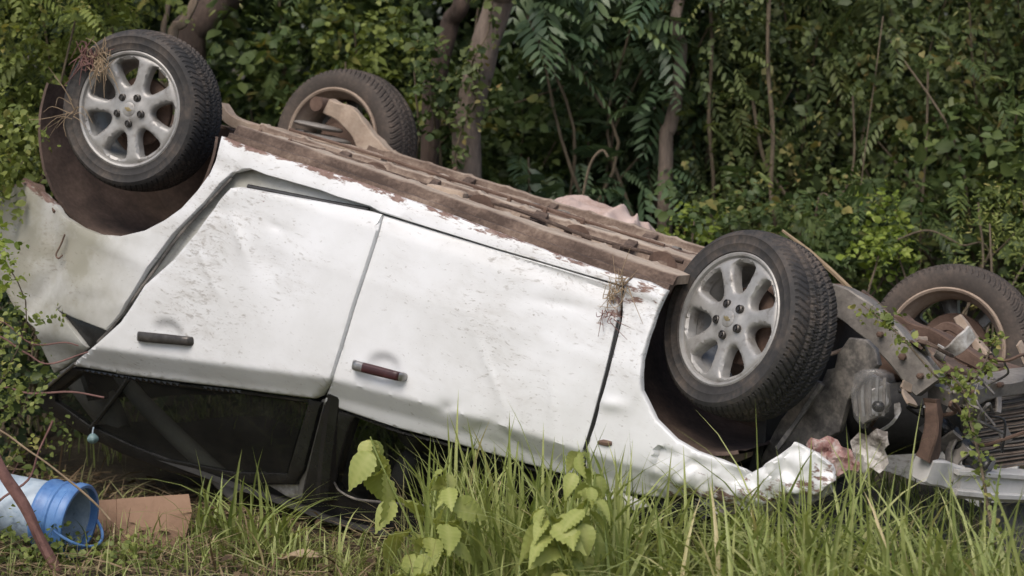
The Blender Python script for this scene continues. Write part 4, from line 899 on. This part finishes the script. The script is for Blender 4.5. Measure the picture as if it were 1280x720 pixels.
def fronds(O, D, L, nl=9, droop=.45, tint=(.5, .16)):
    """pinnate fronds: paired narrow leaflets along a drooping rachis"""
    K = len(O); D = unit(D); t = np.linspace(.16, 1, nl)
    P = O[:, None, :] + D[:, None, :] * (L[:, None] * t)[:, :, None] + np.array([0, 0, -1.0]) * (droop * L[:, None] * t[None, :] ** 2)[:, :, None]
    T = D[:, None, :] + np.array([0, 0, -1.0]) * (2 * droop * t)[None, :, None]
    side = unit(np.cross(D, np.array([0, 0, 1.0]) + rng.normal(0, .35, (K, 3))))
    out = []
    nrm = np.cross(side, D)
    for sg in (1, -1):
        LD = side[:, None, :] * sg * .85 + T * .55 + rng.normal(0, .07, T.shape) + np.array([0, 0, -.18])
        LN = nrm[:, None, :] * np.sign(nrm[:, None, 2:3] + 1e-6) + rng.normal(0, .12, T.shape)
        LL = (L[:, None] * .33 * np.sin(np.pi * (.22 + .66 * t))[None, :]) * rng.uniform(.85, 1.1, (K, nl))
        tt = np.repeat(rng.normal(tint[0], tint[1], K)[:, None], nl, 1) + rng.normal(0, .05, (K, nl))
        out.append(leaf_arrays(P.reshape(-1, 3), LD.reshape(-1, 3), LN.reshape(-1, 3), LL.ravel(), tt.ravel(), 'lance'))
    return out
def clumped(px, py, d, clumps, per, sig):
    """points round random clump centres inside a box given in pixels and distance"""
    c = np.array([wp(rng.uniform(*px), rng.uniform(*py), rng.uniform(*d)) for _ in range(clumps)])
    p = np.repeat(c, per, 0) + rng.normal(0, 1, (clumps * per, 3)) * np.array(sig)
    return p
def place(name, label, cat, base, blocks, m, stems=(), stem_m=None, group=None, crown='foliage', stemname='stem'):
    base = np.array(base, float); base[2] = gz(base[0], base[1]) - .02
    t = thing(name, label, cat, base, group)
    me = mesh_from(blocks, crown)
    me.transform(Matrix.Translation(-Vector(base))); link(crown, me, m, t)
    for path, r in stems:
        path = [np.array(p, float) for p in path]
        rad = list(np.linspace(r, r * .45, len(path))) if not isinstance(r, (list, tuple)) else list(r)
        v, f = tube_vf(smooth_path(path, 4), list(np.interp(np.linspace(0, 1, (len(path) - 1) * 4 + 1), np.linspace(0, 1, len(path)), rad)), 9, .25)
        wobj(stemname, v, f, stem_m or M['liana'], t, base=base)
    return t
def stems_to(base, pts, r=.012, wob=.12):
    out = []
    for p in pts:
        b = np.array([base[0] + random.gauss(0, .08), base[1] + random.gauss(0, .08), gz(base[0], base[1]) - .03]); p = np.array(p)
        out.append(([b, b + (p - b) * .35 + rng.normal(0, wob, 3) * [1, 1, .2], b + (p - b) * .7 + rng.normal(0, wob, 3) * [1, 1, .3], p], r))
    return out
def updir(K, out=.6, fwd=-.25): return rng.normal(0, out, (K, 3)) + np.array([0, fwd, .45])
def dirs_cam(K): return rng.normal(0, .7, (K, 3)) + np.array([0, -.5, .1])

# far wood: one dark mass behind everything
blocks = []
for (d0, d1, n, lf) in ((11.4, 13.0, 8000, .10), (13.5, 18, 4000, .18)):
    O = np.array([wp(rng.uniform(-420, 1700), rng.uniform(-620, 420), rng.uniform(d0, d1)) for _ in range(n)])
    blocks.append(sprigs(O, dirs_cam(n), rng.uniform(.2, .45, n), 8, lf, .35, (.45, .2)))
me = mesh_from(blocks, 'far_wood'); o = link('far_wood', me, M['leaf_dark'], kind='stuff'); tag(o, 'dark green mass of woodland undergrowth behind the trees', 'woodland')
# low undergrowth on the bank
O = np.array([(x, y, gz(x, y) + rng.uniform(0, .35)) for x, y in zip(rng.uniform(-4.5, 4.5, 2600), rng.uniform(9.0, 13.5, 2600))])
me = mesh_from([sprigs(O, updir(len(O)), rng.uniform(.1, .3, len(O)), 7, .06, .3, (.42, .2))], 'undergrowth'); o = link('undergrowth', me, M['leaf_mid'], kind='stuff'); tag(o, 'low leafy ground cover on the bank behind the car', 'undergrowth')

# trees ---------------------------------------------------------------
def tree(name, label, trunk_px, d, radii, m, crown_c, crown_r, nclump, leaf, lm, extra=(), tint=(.45, .18), group=None):
    """trunk through pixel points at distance d, continued upward out of the picture to a crown"""
    P = [wp(a, b, dd) for (a, b), dd in zip(trunk_px, d)]
    base = P[0].copy(); base[2] = gz(base[0], base[1]) - .05
    path = [base] + P
    topd = unit((P[-1] - P[-2])[None, :])[0]
    cc = np.array(crown_c); path += [P[-1] + (cc - P[-1]) * .5 + topd * .15, cc]
    rad = [radii[0] * 1.25] + list(radii) + [radii[-1] * .8, radii[-1] * .35]
    t = thing(name, label, 'tree', base, group)
    v, f = tube_vf(smooth_path(path, 6), list(np.interp(np.linspace(0, 1, (len(path) - 1) * 6 + 1), np.linspace(0, 1, len(path)), rad)), 16, .16)
    wobj('trunk', v, f, m, t, base=base)
    O = []
    for k in range(nclump):
        c = cc + rng.normal(0, 1, 3) * np.array(crown_r) * .6
        if k < 7:
            s0 = path[-2] + (cc - path[-2]) * random.random(); v, f = tube_vf(smooth_path([s0, (s0 + c) / 2 + rng.normal(0, .12, 3), c], 5), list(np.linspace(radii[-1] * .5, .012, 11)), 8, .2); wobj('limb', v, f, m, t, base=base)
        O.append(c + rng.normal(0, .22, (26, 3)))
    O = np.concatenate(O)
    bl = [sprigs(O, rng.normal(0, .8, (len(O), 3)), rng.uniform(.2, .45, len(O)), 8, leaf, .4, tint)] + list(extra)
    me = mesh_from(bl, 'crown'); me.transform(Matrix.Translation(-Vector(base))); link('crown', me, lm, t)
    return t
tree('leaning_tree', 'leaning grey brown tree trunk rising behind the car', [(583, 200), (590, 130), (606, 60), (624, 0), (640, -60)], [9.35] * 5, [.066, .064, .066, .068, .066], M['bark'], (0.55, 10.9, 4.0), (1.1, .9, .7), 24, .09, M['leaf_mid'])
tree('dark_tree', 'dark reddish tree trunk standing close behind the leaning trunk', [(538, 150), (548, 90), (562, 30), (576, -30)], [9.6] * 4, [.042, .042, .042, .04], M['barkdark'], (-.75, 11.5, 3.9), (1.0, .9, .7), 20, .09, M['leaf_dark'])
tree('shaded_tree', 'thick dark trunk behind the raised rear wheel', [(236, 70), (250, 30), (268, 0), (290, -40)], [10.2, 10.2, 10.3, 10.4], [.085, .085, .09, .08], M['barkdark'], (-1.9, 11.2, 3.8), (1.1, .9, .7), 22, .08, M['leaf_mid'])
tree('slim_tree', 'slim brown trunk half hidden in foliage behind the cloth', [(832, 196), (838, 160), (846, 118), (852, 60), (850, 0)], [9.75] * 5, [.034, .033, .03, .028, .025], M['bark'], (1.7, 11.8, 3.7), (1.2, .9, .7), 22, .08, M['leaf_dark'])
# pale dead branch and its thin neighbour
for k, (pts, r, lab) in enumerate([([(214, 60), (228, 30), (242, 4), (252, -25)], .026, 'pale bare branch slanting up behind the rear wheel'), ([(203, 60), (208, 20), (214, -20)], .014, 'thin straight pale branch beside the slanting one')]):
    P = [wp(a, b, 9.5) for a, b in pts]; b0 = P[0] + (P[0] - P[1]) * 2; b0[2] = gz(b0[0], b0[1]) - .03; P = [b0, (b0 + P[0]) / 2] + P + [P[-1] + (P[-1] - P[-2]) * 2]
    v, f = tube_vf(smooth_path(P, 4), list(np.linspace(r * 1.2, r * .6, (len(P) - 1) * 4 + 1)), 10, .2); o = wobj('bare_branch', v, f, M['barkpale'], base=b0); o.location = b0; tag(o, lab, 'branch')

# shrubs ----------------------------------------------------------------
def shrub(name, label, px, py, d, clumps, per, sig, n, leaf, ln, m, tmpl='ovate', mixed=0.0, tint=(.5, .18), nst=5, dirf=None, droop=.3, cat='shrub', spread=.9, group=None, stem_m=None, basept=None):
    O = clumped(px, py, d, clumps, per, sig)
    bl = [sprigs(O, (dirf or dirs_cam)(len(O)), rng.uniform(ln * .6, ln * 1.3, len(O)), n, leaf, droop, tint, tmpl, spread)]
    if mixed:
        k2 = int(len(O) * mixed); O2 = clumped(px, py, d, max(1, k2 // 4), 4, [q * 1.5 for q in sig])
        bl.append(sprigs(O2, rng.normal(0, .8, (len(O2), 3)), rng.uniform(ln * .5, ln * 1.6, len(O2)), n + 3, leaf * .8, .5, (tint[0] + .12, tint[1]), 'lance', 1.1))
        O3 = clumped(px, py, d, max(1, k2 // 5), 5, sig); bl += fronds(O3, rng.normal(0, .6, (len(O3), 3)) + np.array([.1, -.4, .0]), rng.uniform(.10, .24, len(O3)), 9, .5, (tint[0], tint[1]))
    b = basept if basept is not None else wp((px[0] + px[1]) / 2, 300, (d[0] + d[1]) / 2)
    return place(name, label, cat, b, bl, m, stems_to(b, O[:: max(1, len(O) // max(1, nst))][:nst], .004 if cat in ('bramble', 'creeper', 'sprig') else .009), stem_m, group)
shrub('leafy_bush', 'light green small leaved bush crowding the raised rear wheel', (-160, 175), (-120, 210), (8.7, 9.5), 150, 9, (.08, .12, .08), 11, .027, .16, M['leaf_light'], 'ovate', .25, (.50, .20), 14)
shrub('leafy_bush', 'shaded bush of broad leaves behind the far rear wheel', (285, 520), (-140, 150), (10.0, 10.9), 70, 7, (.12, .15, .12), 7, .062, .22, M['leaf_mid'], 'ovate', .3, (.45, .18), 6)
shrub('leafy_bush', 'sunlit green spray of leaves beside the leaning trunk', (395, 535), (10, 165), (9.7, 10.1), 22, 6, (.08, .1, .08), 9, .045, .2, M['leaf_light'], 'ovate', .0, (.42, .15), 4)
shrub('leafy_bush', 'dark bush at the foot of the leaning trunk', (520, 700), (110, 250), (9.9, 10.9), 45, 7, (.12, .15, .12), 8, .05, .2, M['leaf_mid'], 'ovate', .0, (.35, .18), 5)
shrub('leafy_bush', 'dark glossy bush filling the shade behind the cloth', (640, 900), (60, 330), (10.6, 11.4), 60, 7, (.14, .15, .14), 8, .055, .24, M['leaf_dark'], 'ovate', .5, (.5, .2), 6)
# pinnate-leaved shrubs
def frondshrub(label, px, py, d, n, L, tint, droop=.45, nl=10, m='leaf_neem'):
    c = np.array([wp(rng.uniform(*px), rng.uniform(*py), rng.uniform(*d)) for _ in range(n)])
    D = rng.normal(0, .55, (n, 3)) + np.array([.25, -.45, .15])
    b = wp((px[0] + px[1]) / 2, 300, (d[0] + d[1]) / 2)
    return place('feathery_shrub', label, 'shrub', b, fronds(c, D, rng.uniform(L * .7, L * 1.2, n), nl, droop, tint), M[m], stems_to(b, c[::max(1, n // 7)][:7], .012), M['liana'], 'feathery shrubs behind the car')
frondshrub('tall feathery leaved shrub beside the leaning trunk', (655, 860), (-120, 120), (9.6, 10.4), 130, .36, (.55, .2))
frondshrub('low dark feathery shrub just behind the pink cloth', (640, 830), (150, 340), (9.6, 10.3), 85, .30, (.40, .16))
frondshrub('hanging feathery spray between the slim trunk and the vines', (820, 960), (-60, 190), (10.0, 10.6), 60, .30, (.55, .2), .6)
# vine curtain, right of the slim trunk: three neighbouring plants
down = lambda K: rng.normal(0, .45, (K, 3)) + np.array([0, -.35, -.75])
shrub('climbing_vine', 'dense curtain of climbing vine behind the near front wheel', (860, 1080), (-140, 360), (9.7, 10.5), 95, 8, (.09, .14, .16), 9, .034, .20, M['leaf_vine'], 'heart', .55, (.45, .26), 26, down, .25, 'vine')
shrub('climbing_vine', 'vine curtain flecked with yellow leaves above the far front wheel', (1060, 1420), (-140, 220), (9.6, 10.4), 120, 8, (.10, .14, .14), 9, .038, .20, M['leaf_vine'], 'heart', .35, (.50, .27), 26, down, .25, 'vine')
shrub('leafy_bush', 'broad leaved bush below the vines behind the far front wheel', (1150, 1440), (110, 330), (9.2, 9.8), 50, 7, (.10, .10, .10), 7, .060, .2, M['leaf_mid'], 'ovate', .3, (.52, .18), 5)
shrub('leafy_bush', 'low green bush behind the near front wheel', (860, 1150), (250, 380), (8.9, 9.6), 45, 7, (.10, .12, .07), 8, .036, .16, M['leaf_mid'], 'ovate', .4, (.48, .2), 5)
shrub('leafy_sapling', 'bright yellow green sapling between the two front wheels', (1065, 1125), (250, 350), (8.8, 9.0), 12, 5, (.04, .04, .04), 8, .032, .1, M['leaf_bright'], 'ovate', .0, (.5, .15), 4, updir, .1, 'sapling')
shrub('leafy_sapling', 'yellow green sapling sprouting behind the end of the cloth', (835, 890), (268, 330), (9.0, 9.2), 8, 5, (.04, .04, .04), 7, .032, .1, M['leaf_bright'], 'ovate', .0, (.5, .15), 3, updir, .1, 'sapling')
shrub('tall_weed', 'fine leaved tall weed behind the far front tyre', (1210, 1330), (250, 370), (8.5, 8.9), 26, 6, (.05, .05, .06), 9, .026, .16, M['leaf_light'], 'lance', .0, (.5, .2), 7, updir, .1, 'weed')
shrub('leafy_sprig', 'yellow green leafy sprig against the dented rear corner', (-30, 40), (295, 345), (7.45, 7.6), 7, 4, (.03, .02, .025), 7, .026, .08, M['leaf_bright'], 'ovate', .0, (.55, .2), 2, dirs_cam, .2, 'sprig', basept=wp(-90, 640, 7.5))
shrub('leafy_sprig', 'leafy twigs hanging over the broken rear bumper', (-60, 45), (120, 235), (7.7, 8.1), 20, 5, (.04, .04, .04), 8, .030, .12, M['leaf_light'], 'ovate', .0, (.5, .2), 2, down, .2, 'sprig', basept=wp(-120, 600, 7.9))
shrub('bramble', 'tangled small leaved bramble beside the bucket', (-120, 55), (400, 620), (7.0, 7.5), 34, 5, (.05, .06, .05), 9, .022, .12, M['leaf_light'], 'ovate', .0, (.42, .22), 9, dirs_cam, .25, 'bramble', stem_m=M['redstem'])
shrub('creeping_plant', 'small leaved creeping plant round the bucket', (-60, 190), (680, 730), (6.75, 7.0), 22, 6, (.05, .06, .02), 8, .024, .09, M['leaf_light'], 'ovate', .0, (.35, .2), 3, updir, .2, 'creeper')
shrub('leafy_bush', 'spray of mid green leaves half hiding the dark reddish trunk', (515, 548), (-40, 150), (9.15, 9.4), 14, 5, (.03, .05, .08), 8, .036, .11, M['leaf_mid'], 'ovate', .0, (.5, .2), 4)
shrub('low_plant', 'light green low plant growing just behind the overturned car', (380, 620), (500, 590), (9.2, 9.7), 26, 6, (.08, .06, .03), 8, .045, .13, M['leaf_bright'], 'ovate', .0, (.5, .2), 4, updir, .2, 'plant')
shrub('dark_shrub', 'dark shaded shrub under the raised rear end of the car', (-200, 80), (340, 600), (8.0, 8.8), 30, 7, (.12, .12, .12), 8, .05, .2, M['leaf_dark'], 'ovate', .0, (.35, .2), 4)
P = [wp(a, b, 9.22) for a, b in [(566, 205), (578, 160), (596, 120), (590, 80), (610, 40), (618, -10), (636, -60)]]
sp = np.array(smooth_path(P, 10)); O = sp[rng.integers(0, len(sp), 60)]
place('climbing_vine', 'creeper with small leaves winding up the leaning trunk', 'vine', P[0], [sprigs(O, rng.normal(0, .7, (60, 3)) + np.array([0, -.4, 0]), rng.uniform(.05, .16, 60), 6, .035, .4, (.5, .2))], M['leaf_vine'], [(P, .006)], M['liana'])
# lianas ----------------------------------------------------------------
for k, (pts, d, r, lab) in enumerate([
    ([(886, -30), (890, 60), (886, 150), (892, 230), (888, 310)], 9.8, .009, 'straight brown liana hanging through the vine curtain'),
    ([(962, -30), (960, 80), (966, 160), (964, 240), (970, 310)], 9.6, .010, 'brown liana stem above the near front wheel'),
    ([(1066, 120), (1068, 190), (1062, 225), (1045, 250), (1020, 266)], 9.5, .005, 'thin pale liana curling to a hook'),
    ([(1104, 20), (1092, 110), (1080, 200), (1068, 300), (1060, 345)], 9.4, .003, 'long thin green stem slanting down the vines'),
    ([(722, 300), (728, 250), (738, 205), (752, 188), (760, 196)], 9.2, .006, 'bent dry stem rising behind the cloth'),
    ([(520, 200), (545, 160), (572, 120), (590, 60), (598, 10)], 9.9, .006, 'pale creeper stem winding by the leaning trunk'),
    ([(500, 190), (560, 155), (640, 130), (720, 100), (760, 60)], 10.0, .005, 'thin twig arching across the dark undergrowth'),
    ([(940, 120), (955, 200), (985, 250), (1000, 300)], 9.7, .009, 'dark slanting liana behind the near front wheel'),
    ([(1160, 90), (1158, 180), (1152, 260), (1150, 330)], 9.4, .006, 'upright brown stem in the shade of the vines'),
    ([(1120, 300), (1160, 288), (1200, 306), (1240, 330)], 8.8, .004, 'arching green stem over the far front wheel')]):
    P = [wp(a, b, d) for a, b in pts]
    lowp = min(P, key=lambda p: p[2]); e = lowp.copy(); e[2] = gz(e[0], e[1]) - .02
    P = ([e] + P if lowp is P[0] else P + [e]) if lowp[2] - e[2] > .03 else P
    v, f = tube_vf(smooth_path(P, 6), r, 7, .25); o = wobj('liana', v, f, M['liana'], base=e); o.location = e; tag(o, lab, 'liana')

# ------------------------------------------------------------------ foreground grass
def carline(x): return 6.82 - 0.60 * x
def blades(n, xr, dfun, hr, wr, lean, tint, seg=6):
    t = np.linspace(0, 1, seg + 1)
    x = rng.uniform(*xr, n); y = np.array([dfun(a) for a in x]); z = np.array([gz(a, b) - .01 for a, b in zip(x, y)])
    P0 = np.stack([x, y, z], 1); h = rng.uniform(*hr, n) * rng.uniform(.75, 1.0, n); a = rng.uniform(0, 2 * np.pi, n)
    ld = np.stack([np.cos(a), np.sin(a), np.zeros(n)], 1); bend = np.abs(rng.normal(lean, lean * .6, n)) * h
    w = rng.uniform(*wr, n); sd_ = np.stack([-np.sin(a + rng.normal(0, .5, n)), np.cos(a), np.zeros(n)], 1); sd_ = unit(sd_ + np.stack([rng.normal(.6, .4, n), np.zeros(n), np.zeros(n)], 1))
    cen = P0[:, None, :] + np.array([0, 0, 1.0]) * (h[:, None] * (t - .0) * (1 - .35 * (bend / h)[:, None] * t ** 2))[:, :, None] + ld[:, None, :] * (bend[:, None] * t[None, :] ** 2.1)[:, :, None]
    ww = w[:, None] * (np.minimum(1, .55 + 1.5 * t) * (1 - t ** 2.5) ** .9)[None, :]
    Lf = cen - sd_[:, None, :] * ww[:, :, None] * .5; Rt = cen + sd_[:, None, :] * ww[:, :, None] * .5
    up_ = ld[:, None, :] * -(ww * .22)[:, :, None]
    V = np.concatenate([Lf, cen + up_, Rt], 1); k = seg + 1
    tf = []
    for i in range(seg): tf += [(i, k + i, k + i + 1, i + 1), (k + i, 2 * k + i, 2 * k + i + 1, k + i + 1)]
    tt = np.clip(rng.normal(tint[0], tint[1], n), 0, 1)
    return V, tf, np.repeat(tt, 3 * k)
front = lambda a, b: (lambda x: carline(x) - rng.uniform(a, b))
G = []
G.append(blades(2400, (-.3, 1.9), front(.0, 1.1), (.12, .30), (.005, .011), .7, (.45, .25)))
G.append(blades(1150, (.15, 1.8), front(.02, .9), (.28, .60), (.011, .021), .9, (.55, .22)))
G.append(blades(240, (.15, 1.5), front(.03, .6), (.42, .70), (.011, .019), .55, (.55, .18)))
G.append(blades(120, (.75, 1.35), front(.02, .3), (.42, .78), (.007, .013), .45, (.58, .22)))
G.append(blades(430, (-.28, .36), front(.08, .6), (.36, .70), (.012, .020), .36, (.55, .17)))
G.append(blades(600, (-.40, .4), front(.05, .8), (.12, .34), (.006, .012), .6, (.48, .22)))
G.append(blades(220, (-.4, 1.6), front(.03, .8), (.25, .60), (.002, .004), .6, (.95, .05)))
G.append(blades(700, (-2.0, -.7), front(.0, .7), (.06, .20), (.004, .009), .8, (.5, .22)))
G.append(blades(420, (-1.0, -.4), front(.0, .5), (.05, .18), (.004, .008), .7, (.60, .22)))
G.append(blades(80, (-1.15, -.75), front(.05, .35), (.22, .42), (.010, .018), .75, (.45, .15)))
G.append(blades(60, (-.9, -.4), front(.2, .6), (.15, .3), (.008, .013), .6, (.6, .2)))
G.append(blades(500, (-2.2, -1.0), front(.1, 1.2), (.05, .22), (.003, .007), .5, (.45, .2)))
G.append(blades(1500, (-2.6, 2.2), lambda x: carline(x) - rng.uniform(.9, 2.6), (.06, .20), (.003, .008), .5, (.5, .2)))
G.append(blades(1200, (1.2, 2.6), lambda x: 6.6 + rng.uniform(-1.3, 1.6), (.12, .36), (.004, .010), .4, (.45, .2)))
G.append(blades(900, (-2.8, 3.0), lambda x: 8.9 + rng.uniform(-.4, 1.5), (.1, .45), (.004, .010), .4, (.4, .2)))
G.append(blades(1600, (-1.5, .3), lambda x: 9.25 + rng.uniform(-.4, .8), (.06, .26), (.006, .013), .6, (.55, .2)))
me = mesh_from(G, 'grass'); o = link('grass', me, M['grass'], kind='stuff'); tag(o, 'long green grass growing in front of the car', 'grass')
# dry litter lying on the soil
n = 9000; x = rng.uniform(-2.4, 1.6, n); y = np.array([carline(a) for a in x]) + rng.uniform(-1.3, .55, n)
P = np.stack([x, y, np.array([gz(a, b) for a, b in zip(x, y)]) + rng.uniform(.0, .06, n)], 1)
D = rng.normal(0, 1, (n, 3)) * np.array([1, 1, .22]); N = rng.normal(0, .3, (n, 3)) + np.array([0, 0, 1.0])
k = 7400
me = mesh_from([leaf_arrays(P[:k], D[:k], N[:k], rng.uniform(.06, .24, k), rng.normal(.6, .22, k), 'straw'), leaf_arrays(P[k:], D[k:], N[k:], rng.uniform(.015, .05, n - k), rng.normal(.22, .2, n - k), 'ovate')], 'dry_litter')
me.materials.clear(); o = link('dry_litter', me, M['litter'], kind='stuff'); tag(o, 'brown dry grass and leaf litter on the soil', 'litter')

# broad-leaved weeds ------------------------------------------------------
def weed_leaf(var):
    v, f, t = [], [], []; n = 16; r_ = random.Random(var)
    dr = r_.uniform(.25, .7); fold = r_.uniform(.10, .3); tw = r_.uniform(-.25, .25)
    for i in range(n + 1):
        u = i / n; wd = .27 * math.sin(math.pi * u ** .62) ** 1.05 * (1 + (.09 if i % 2 else -.03)); wd = max(wd, .012)
        for j, s in enumerate((-1, -.55, 0, .55, 1)):
            z = -dr * u * u + fold * abs(s) * wd + .028 * math.cos(i * math.pi) * (abs(s) > .2) + tw * s * wd * u
            v.append((u * (1 - .25 * dr * u), s * wd, z)); t.append(.5 + (.22 if j == 2 else (.08 if i % 2 else -.08)))
    for i in range(n):
        for j in range(4): a = i * 5 + j; f.append((a, a + 1, a + 6, a + 5))
    me = pyd('leaf', v, f); at = me.attributes.new('tint', 'FLOAT', 'POINT'); base = r_.uniform(-.12, .25); at.data.foreach_set('value', [q + base for q in t])
    me.materials.append(M['weedleaf']); me.polygons.foreach_set('use_smooth', [True] * len(me.polygons)); return me
LEAVES = [weed_leaf(k) for k in range(7)]
def weed(label, px, d, size, nodes, per=2, seed=0, branches=()):
    r_ = random.Random(seed)
    P = [wp(a, b, d + .05 * i) for i, (a, b) in enumerate(px)]; base = P[0].copy(); base[2] = gz(base[0], base[1]) - .01
    if P[0][2] - base[2] > .03: P = [base] + P
    t = thing('broadleaf_weed', label, 'weed', base, 'broad leaved weeds in front of the car')
    paths = [P] + [[wp(a, b, d + .02 * k) for k, (a, b) in enumerate(br)] for br in branches]
    for Pp in paths:
        sp = smooth_path(Pp, 8); v, f = tube_vf(sp, list(np.linspace(.0048, .0022, len(sp))), 7); wobj('stem', v, f, M['weedleaf'], t, base=base)
        a0 = r_.uniform(0, 3)
        nn = nodes if Pp is P else max(2, nodes // 2)
        for k in range(nn):
            u = .22 + .78 * k / (nn - 1); q = sp[min(len(sp) - 1, int(u * (len(sp) - 1)))]; top = k == nn - 1
            for s in range(per + (1 if top else 0)):
                a = a0 + k * 1.5 + s * 2 * math.pi / (per + (1 if top else 0)) + r_.gauss(0, .25)
                L = size * (1.0 if u < .85 else .75) * r_.uniform(.7, 1.15)
                mt = Matrix.Translation(Vector(q - base)) @ Matrix.Rotation(a, 4, 'Z') @ Matrix.Rotation(R_(r_.uniform(5, 55)) if not top else R_(r_.uniform(20, 75)), 4, 'Y') @ Matrix.Rotation(r_.gauss(0, .4), 4, 'X') @ Matrix.Translation((.012, 0, 0)) @ Matrix.Scale(L, 4)
                o = bpy.data.objects.new('leaf', LEAVES[r_.randrange(7)]); C.objects.link(o); o.parent = t; o.matrix_local = mt
    return t
weed('tall leaning weed with drooping leaves before the dark front window', [(532, 706), (512, 655), (488, 605), (470, 565), (463, 546)], 6.5, .175, 6, 2, 3)
weed('short weed with broad pale leaves beside the tall leaning weed', [(560, 715), (558, 660), (561, 620), (558, 588)], 6.08, .13, 6, 2, 5)
weed('bushy broad leaved weed in the grass before the front door', [(700, 740), (705, 690), (715, 630), (724, 562)], 5.78, .115, 10, 2, 9, [[(705, 700), (690, 660), (683, 632)], [(708, 680), (732, 640), (738, 605)]])
weed('low weed spreading large leaves over the dry litter', [(505, 735), (512, 712), (520, 690)], 6.35, .19, 3, 3, 12)
weed('small low weed at the foot of the bushy weed', [(668, 745), (672, 715), (676, 690)], 5.8, .12, 3, 3, 15)
weed('low weed with yellowing leaves between the litter and the tall grass', [(548, 745), (545, 715), (540, 685), (536, 668)], 6.2, .15, 4, 2, 21)
weed('single stemmed weed with pale leaves behind the bushy weed', [(752, 720), (748, 670), (742, 620), (744, 590)], 5.95, .10, 6, 2, 24)
# red-brown stick and thin bramble canes -----------------------------------------
for k, (pts, d, r, m, lab) in enumerate([
    ([(-14, 556), (8, 598), (34, 640), (58, 690), (82, 735)], 6.72, .0185, 'redstem', 'thick red brown stick slanting across the bucket'),
    ([(-20, 535), (40, 566), (90, 604), (120, 630), (138, 650)], 6.9, .0035, 'straw', 'thin dry stalk arching over the bucket'),
    ([(-15, 488), (40, 492), (90, 490), (130, 497)], 7.2, .0035, 'redstem', 'thin red cane stretched level towards the rear door'),
    ([(-15, 425), (30, 440), (60, 455), (110, 440)], 7.25, .003, 'redstem', 'thin red cane curving below the quarter window'),
    ([(35, 600), (48, 565), (62, 535), (66, 526)], 6.95, .004, 'redstem', 'short upright red cane behind the bucket'),
    ([(-10, 405), (40, 430), (80, 428), (98, 432)], 7.3, .0025, 'redstem', 'fine red twig reaching for the rear pillar')]):
    P = [wp(a, b, d) for a, b in pts]
    e = P[0].copy() if k else P[-1].copy(); e[2] = gz(e[0], e[1]) - .02
    P = ([e + np.array([-.15, .05, 0]), P[0] * .5 + e * .5 + np.array([-.12, 0, 0.05])] + P) if k else P
    v, f = tube_vf(smooth_path(P, 6), r, 9, .3); o = wobj('cane' if k else 'stick', v, f, M[m], base=e); o.location = e; tag(o, lab, 'stick')
# creeper over the wrecked nose
P = [wp(a, b, d) for a, b, d in [(1246, 735, 5.95), (1244, 690, 5.95), (1236, 640, 6.0), (1226, 580, 6.05), (1214, 530, 6.1), (1205, 490, 6.15), (1190, 470, 6.2)]]
P2 = [wp(a, b, d) for a, b, d in [(1205, 490, 6.15), (1228, 460, 6.3), (1238, 435, 6.4), (1246, 425, 6.5)]]
P3 = [wp(a, b, d) for a, b, d in [(1205, 492, 6.15), (1170, 470, 6.25), (1130, 425, 6.32), (1100, 398, 6.4), (1076, 380, 6.45)]]
bl = []
for PP, n in ((P, 60), (P2, 26), (P3, 40)):
    sp = np.array(smooth_path(PP, 10)); O = sp[rng.integers(0, len(sp), n)] + rng.normal(0, .006, (n, 3))
    bl.append(sprigs(O, rng.normal(0, .8, (n, 3)) + np.array([0, -.4, .2]), rng.uniform(.02, .05, n), 4, .021, .1, (.5, .22)))
place('creeper', 'thin creeper climbing over the wrecked radiator and frame', 'creeper', P[0], bl, M['leaf_light'], [(P, .006), (P2, .004), (P3, .004)], M['liana'])
# pale dry leaf on the litter
v, f = [], []
c0 = wp(374, 706, 6.85)
for i in range(11):
    for j in range(7):
        u, w = i / 10 - .5, (j / 6 - .5); wd = .02 + .98 * math.sin(math.pi * (.04 + .92 * i / 10)) ** .8
        v.append(c0 + np.array([u * .14 + .02 * w, w * wd * .10 + .02 * u, .018 + .05 * (w * wd) ** 2 * 2 + .03 * u * u + .006 * nz((u, w, 0), 5)]))
k = len(v); v += [p - np.array([0, 0, .003]) for p in v]
for i in range(10):
    for j in range(6): a = i * 7 + j; f += [(a, a + 7, a + 8, a + 1), (k + a, k + a + 1, k + a + 8, k + a + 7)]
rimi = list(range(7)) + [i * 7 + 6 for i in range(1, 11)] + [70 + j for j in range(5, -1, -1)] + [i * 7 for i in range(9, 0, -1)]
f += [(b, a, k + a, k + b) for a, b in zip(rimi, rimi[1:] + rimi[:1])]
o = wobj('dry_leaf', v, f, M['dryleaf'], base=c0); o.location = c0; tag(o, 'large curled pale dry leaf on the brown litter', 'leaf')
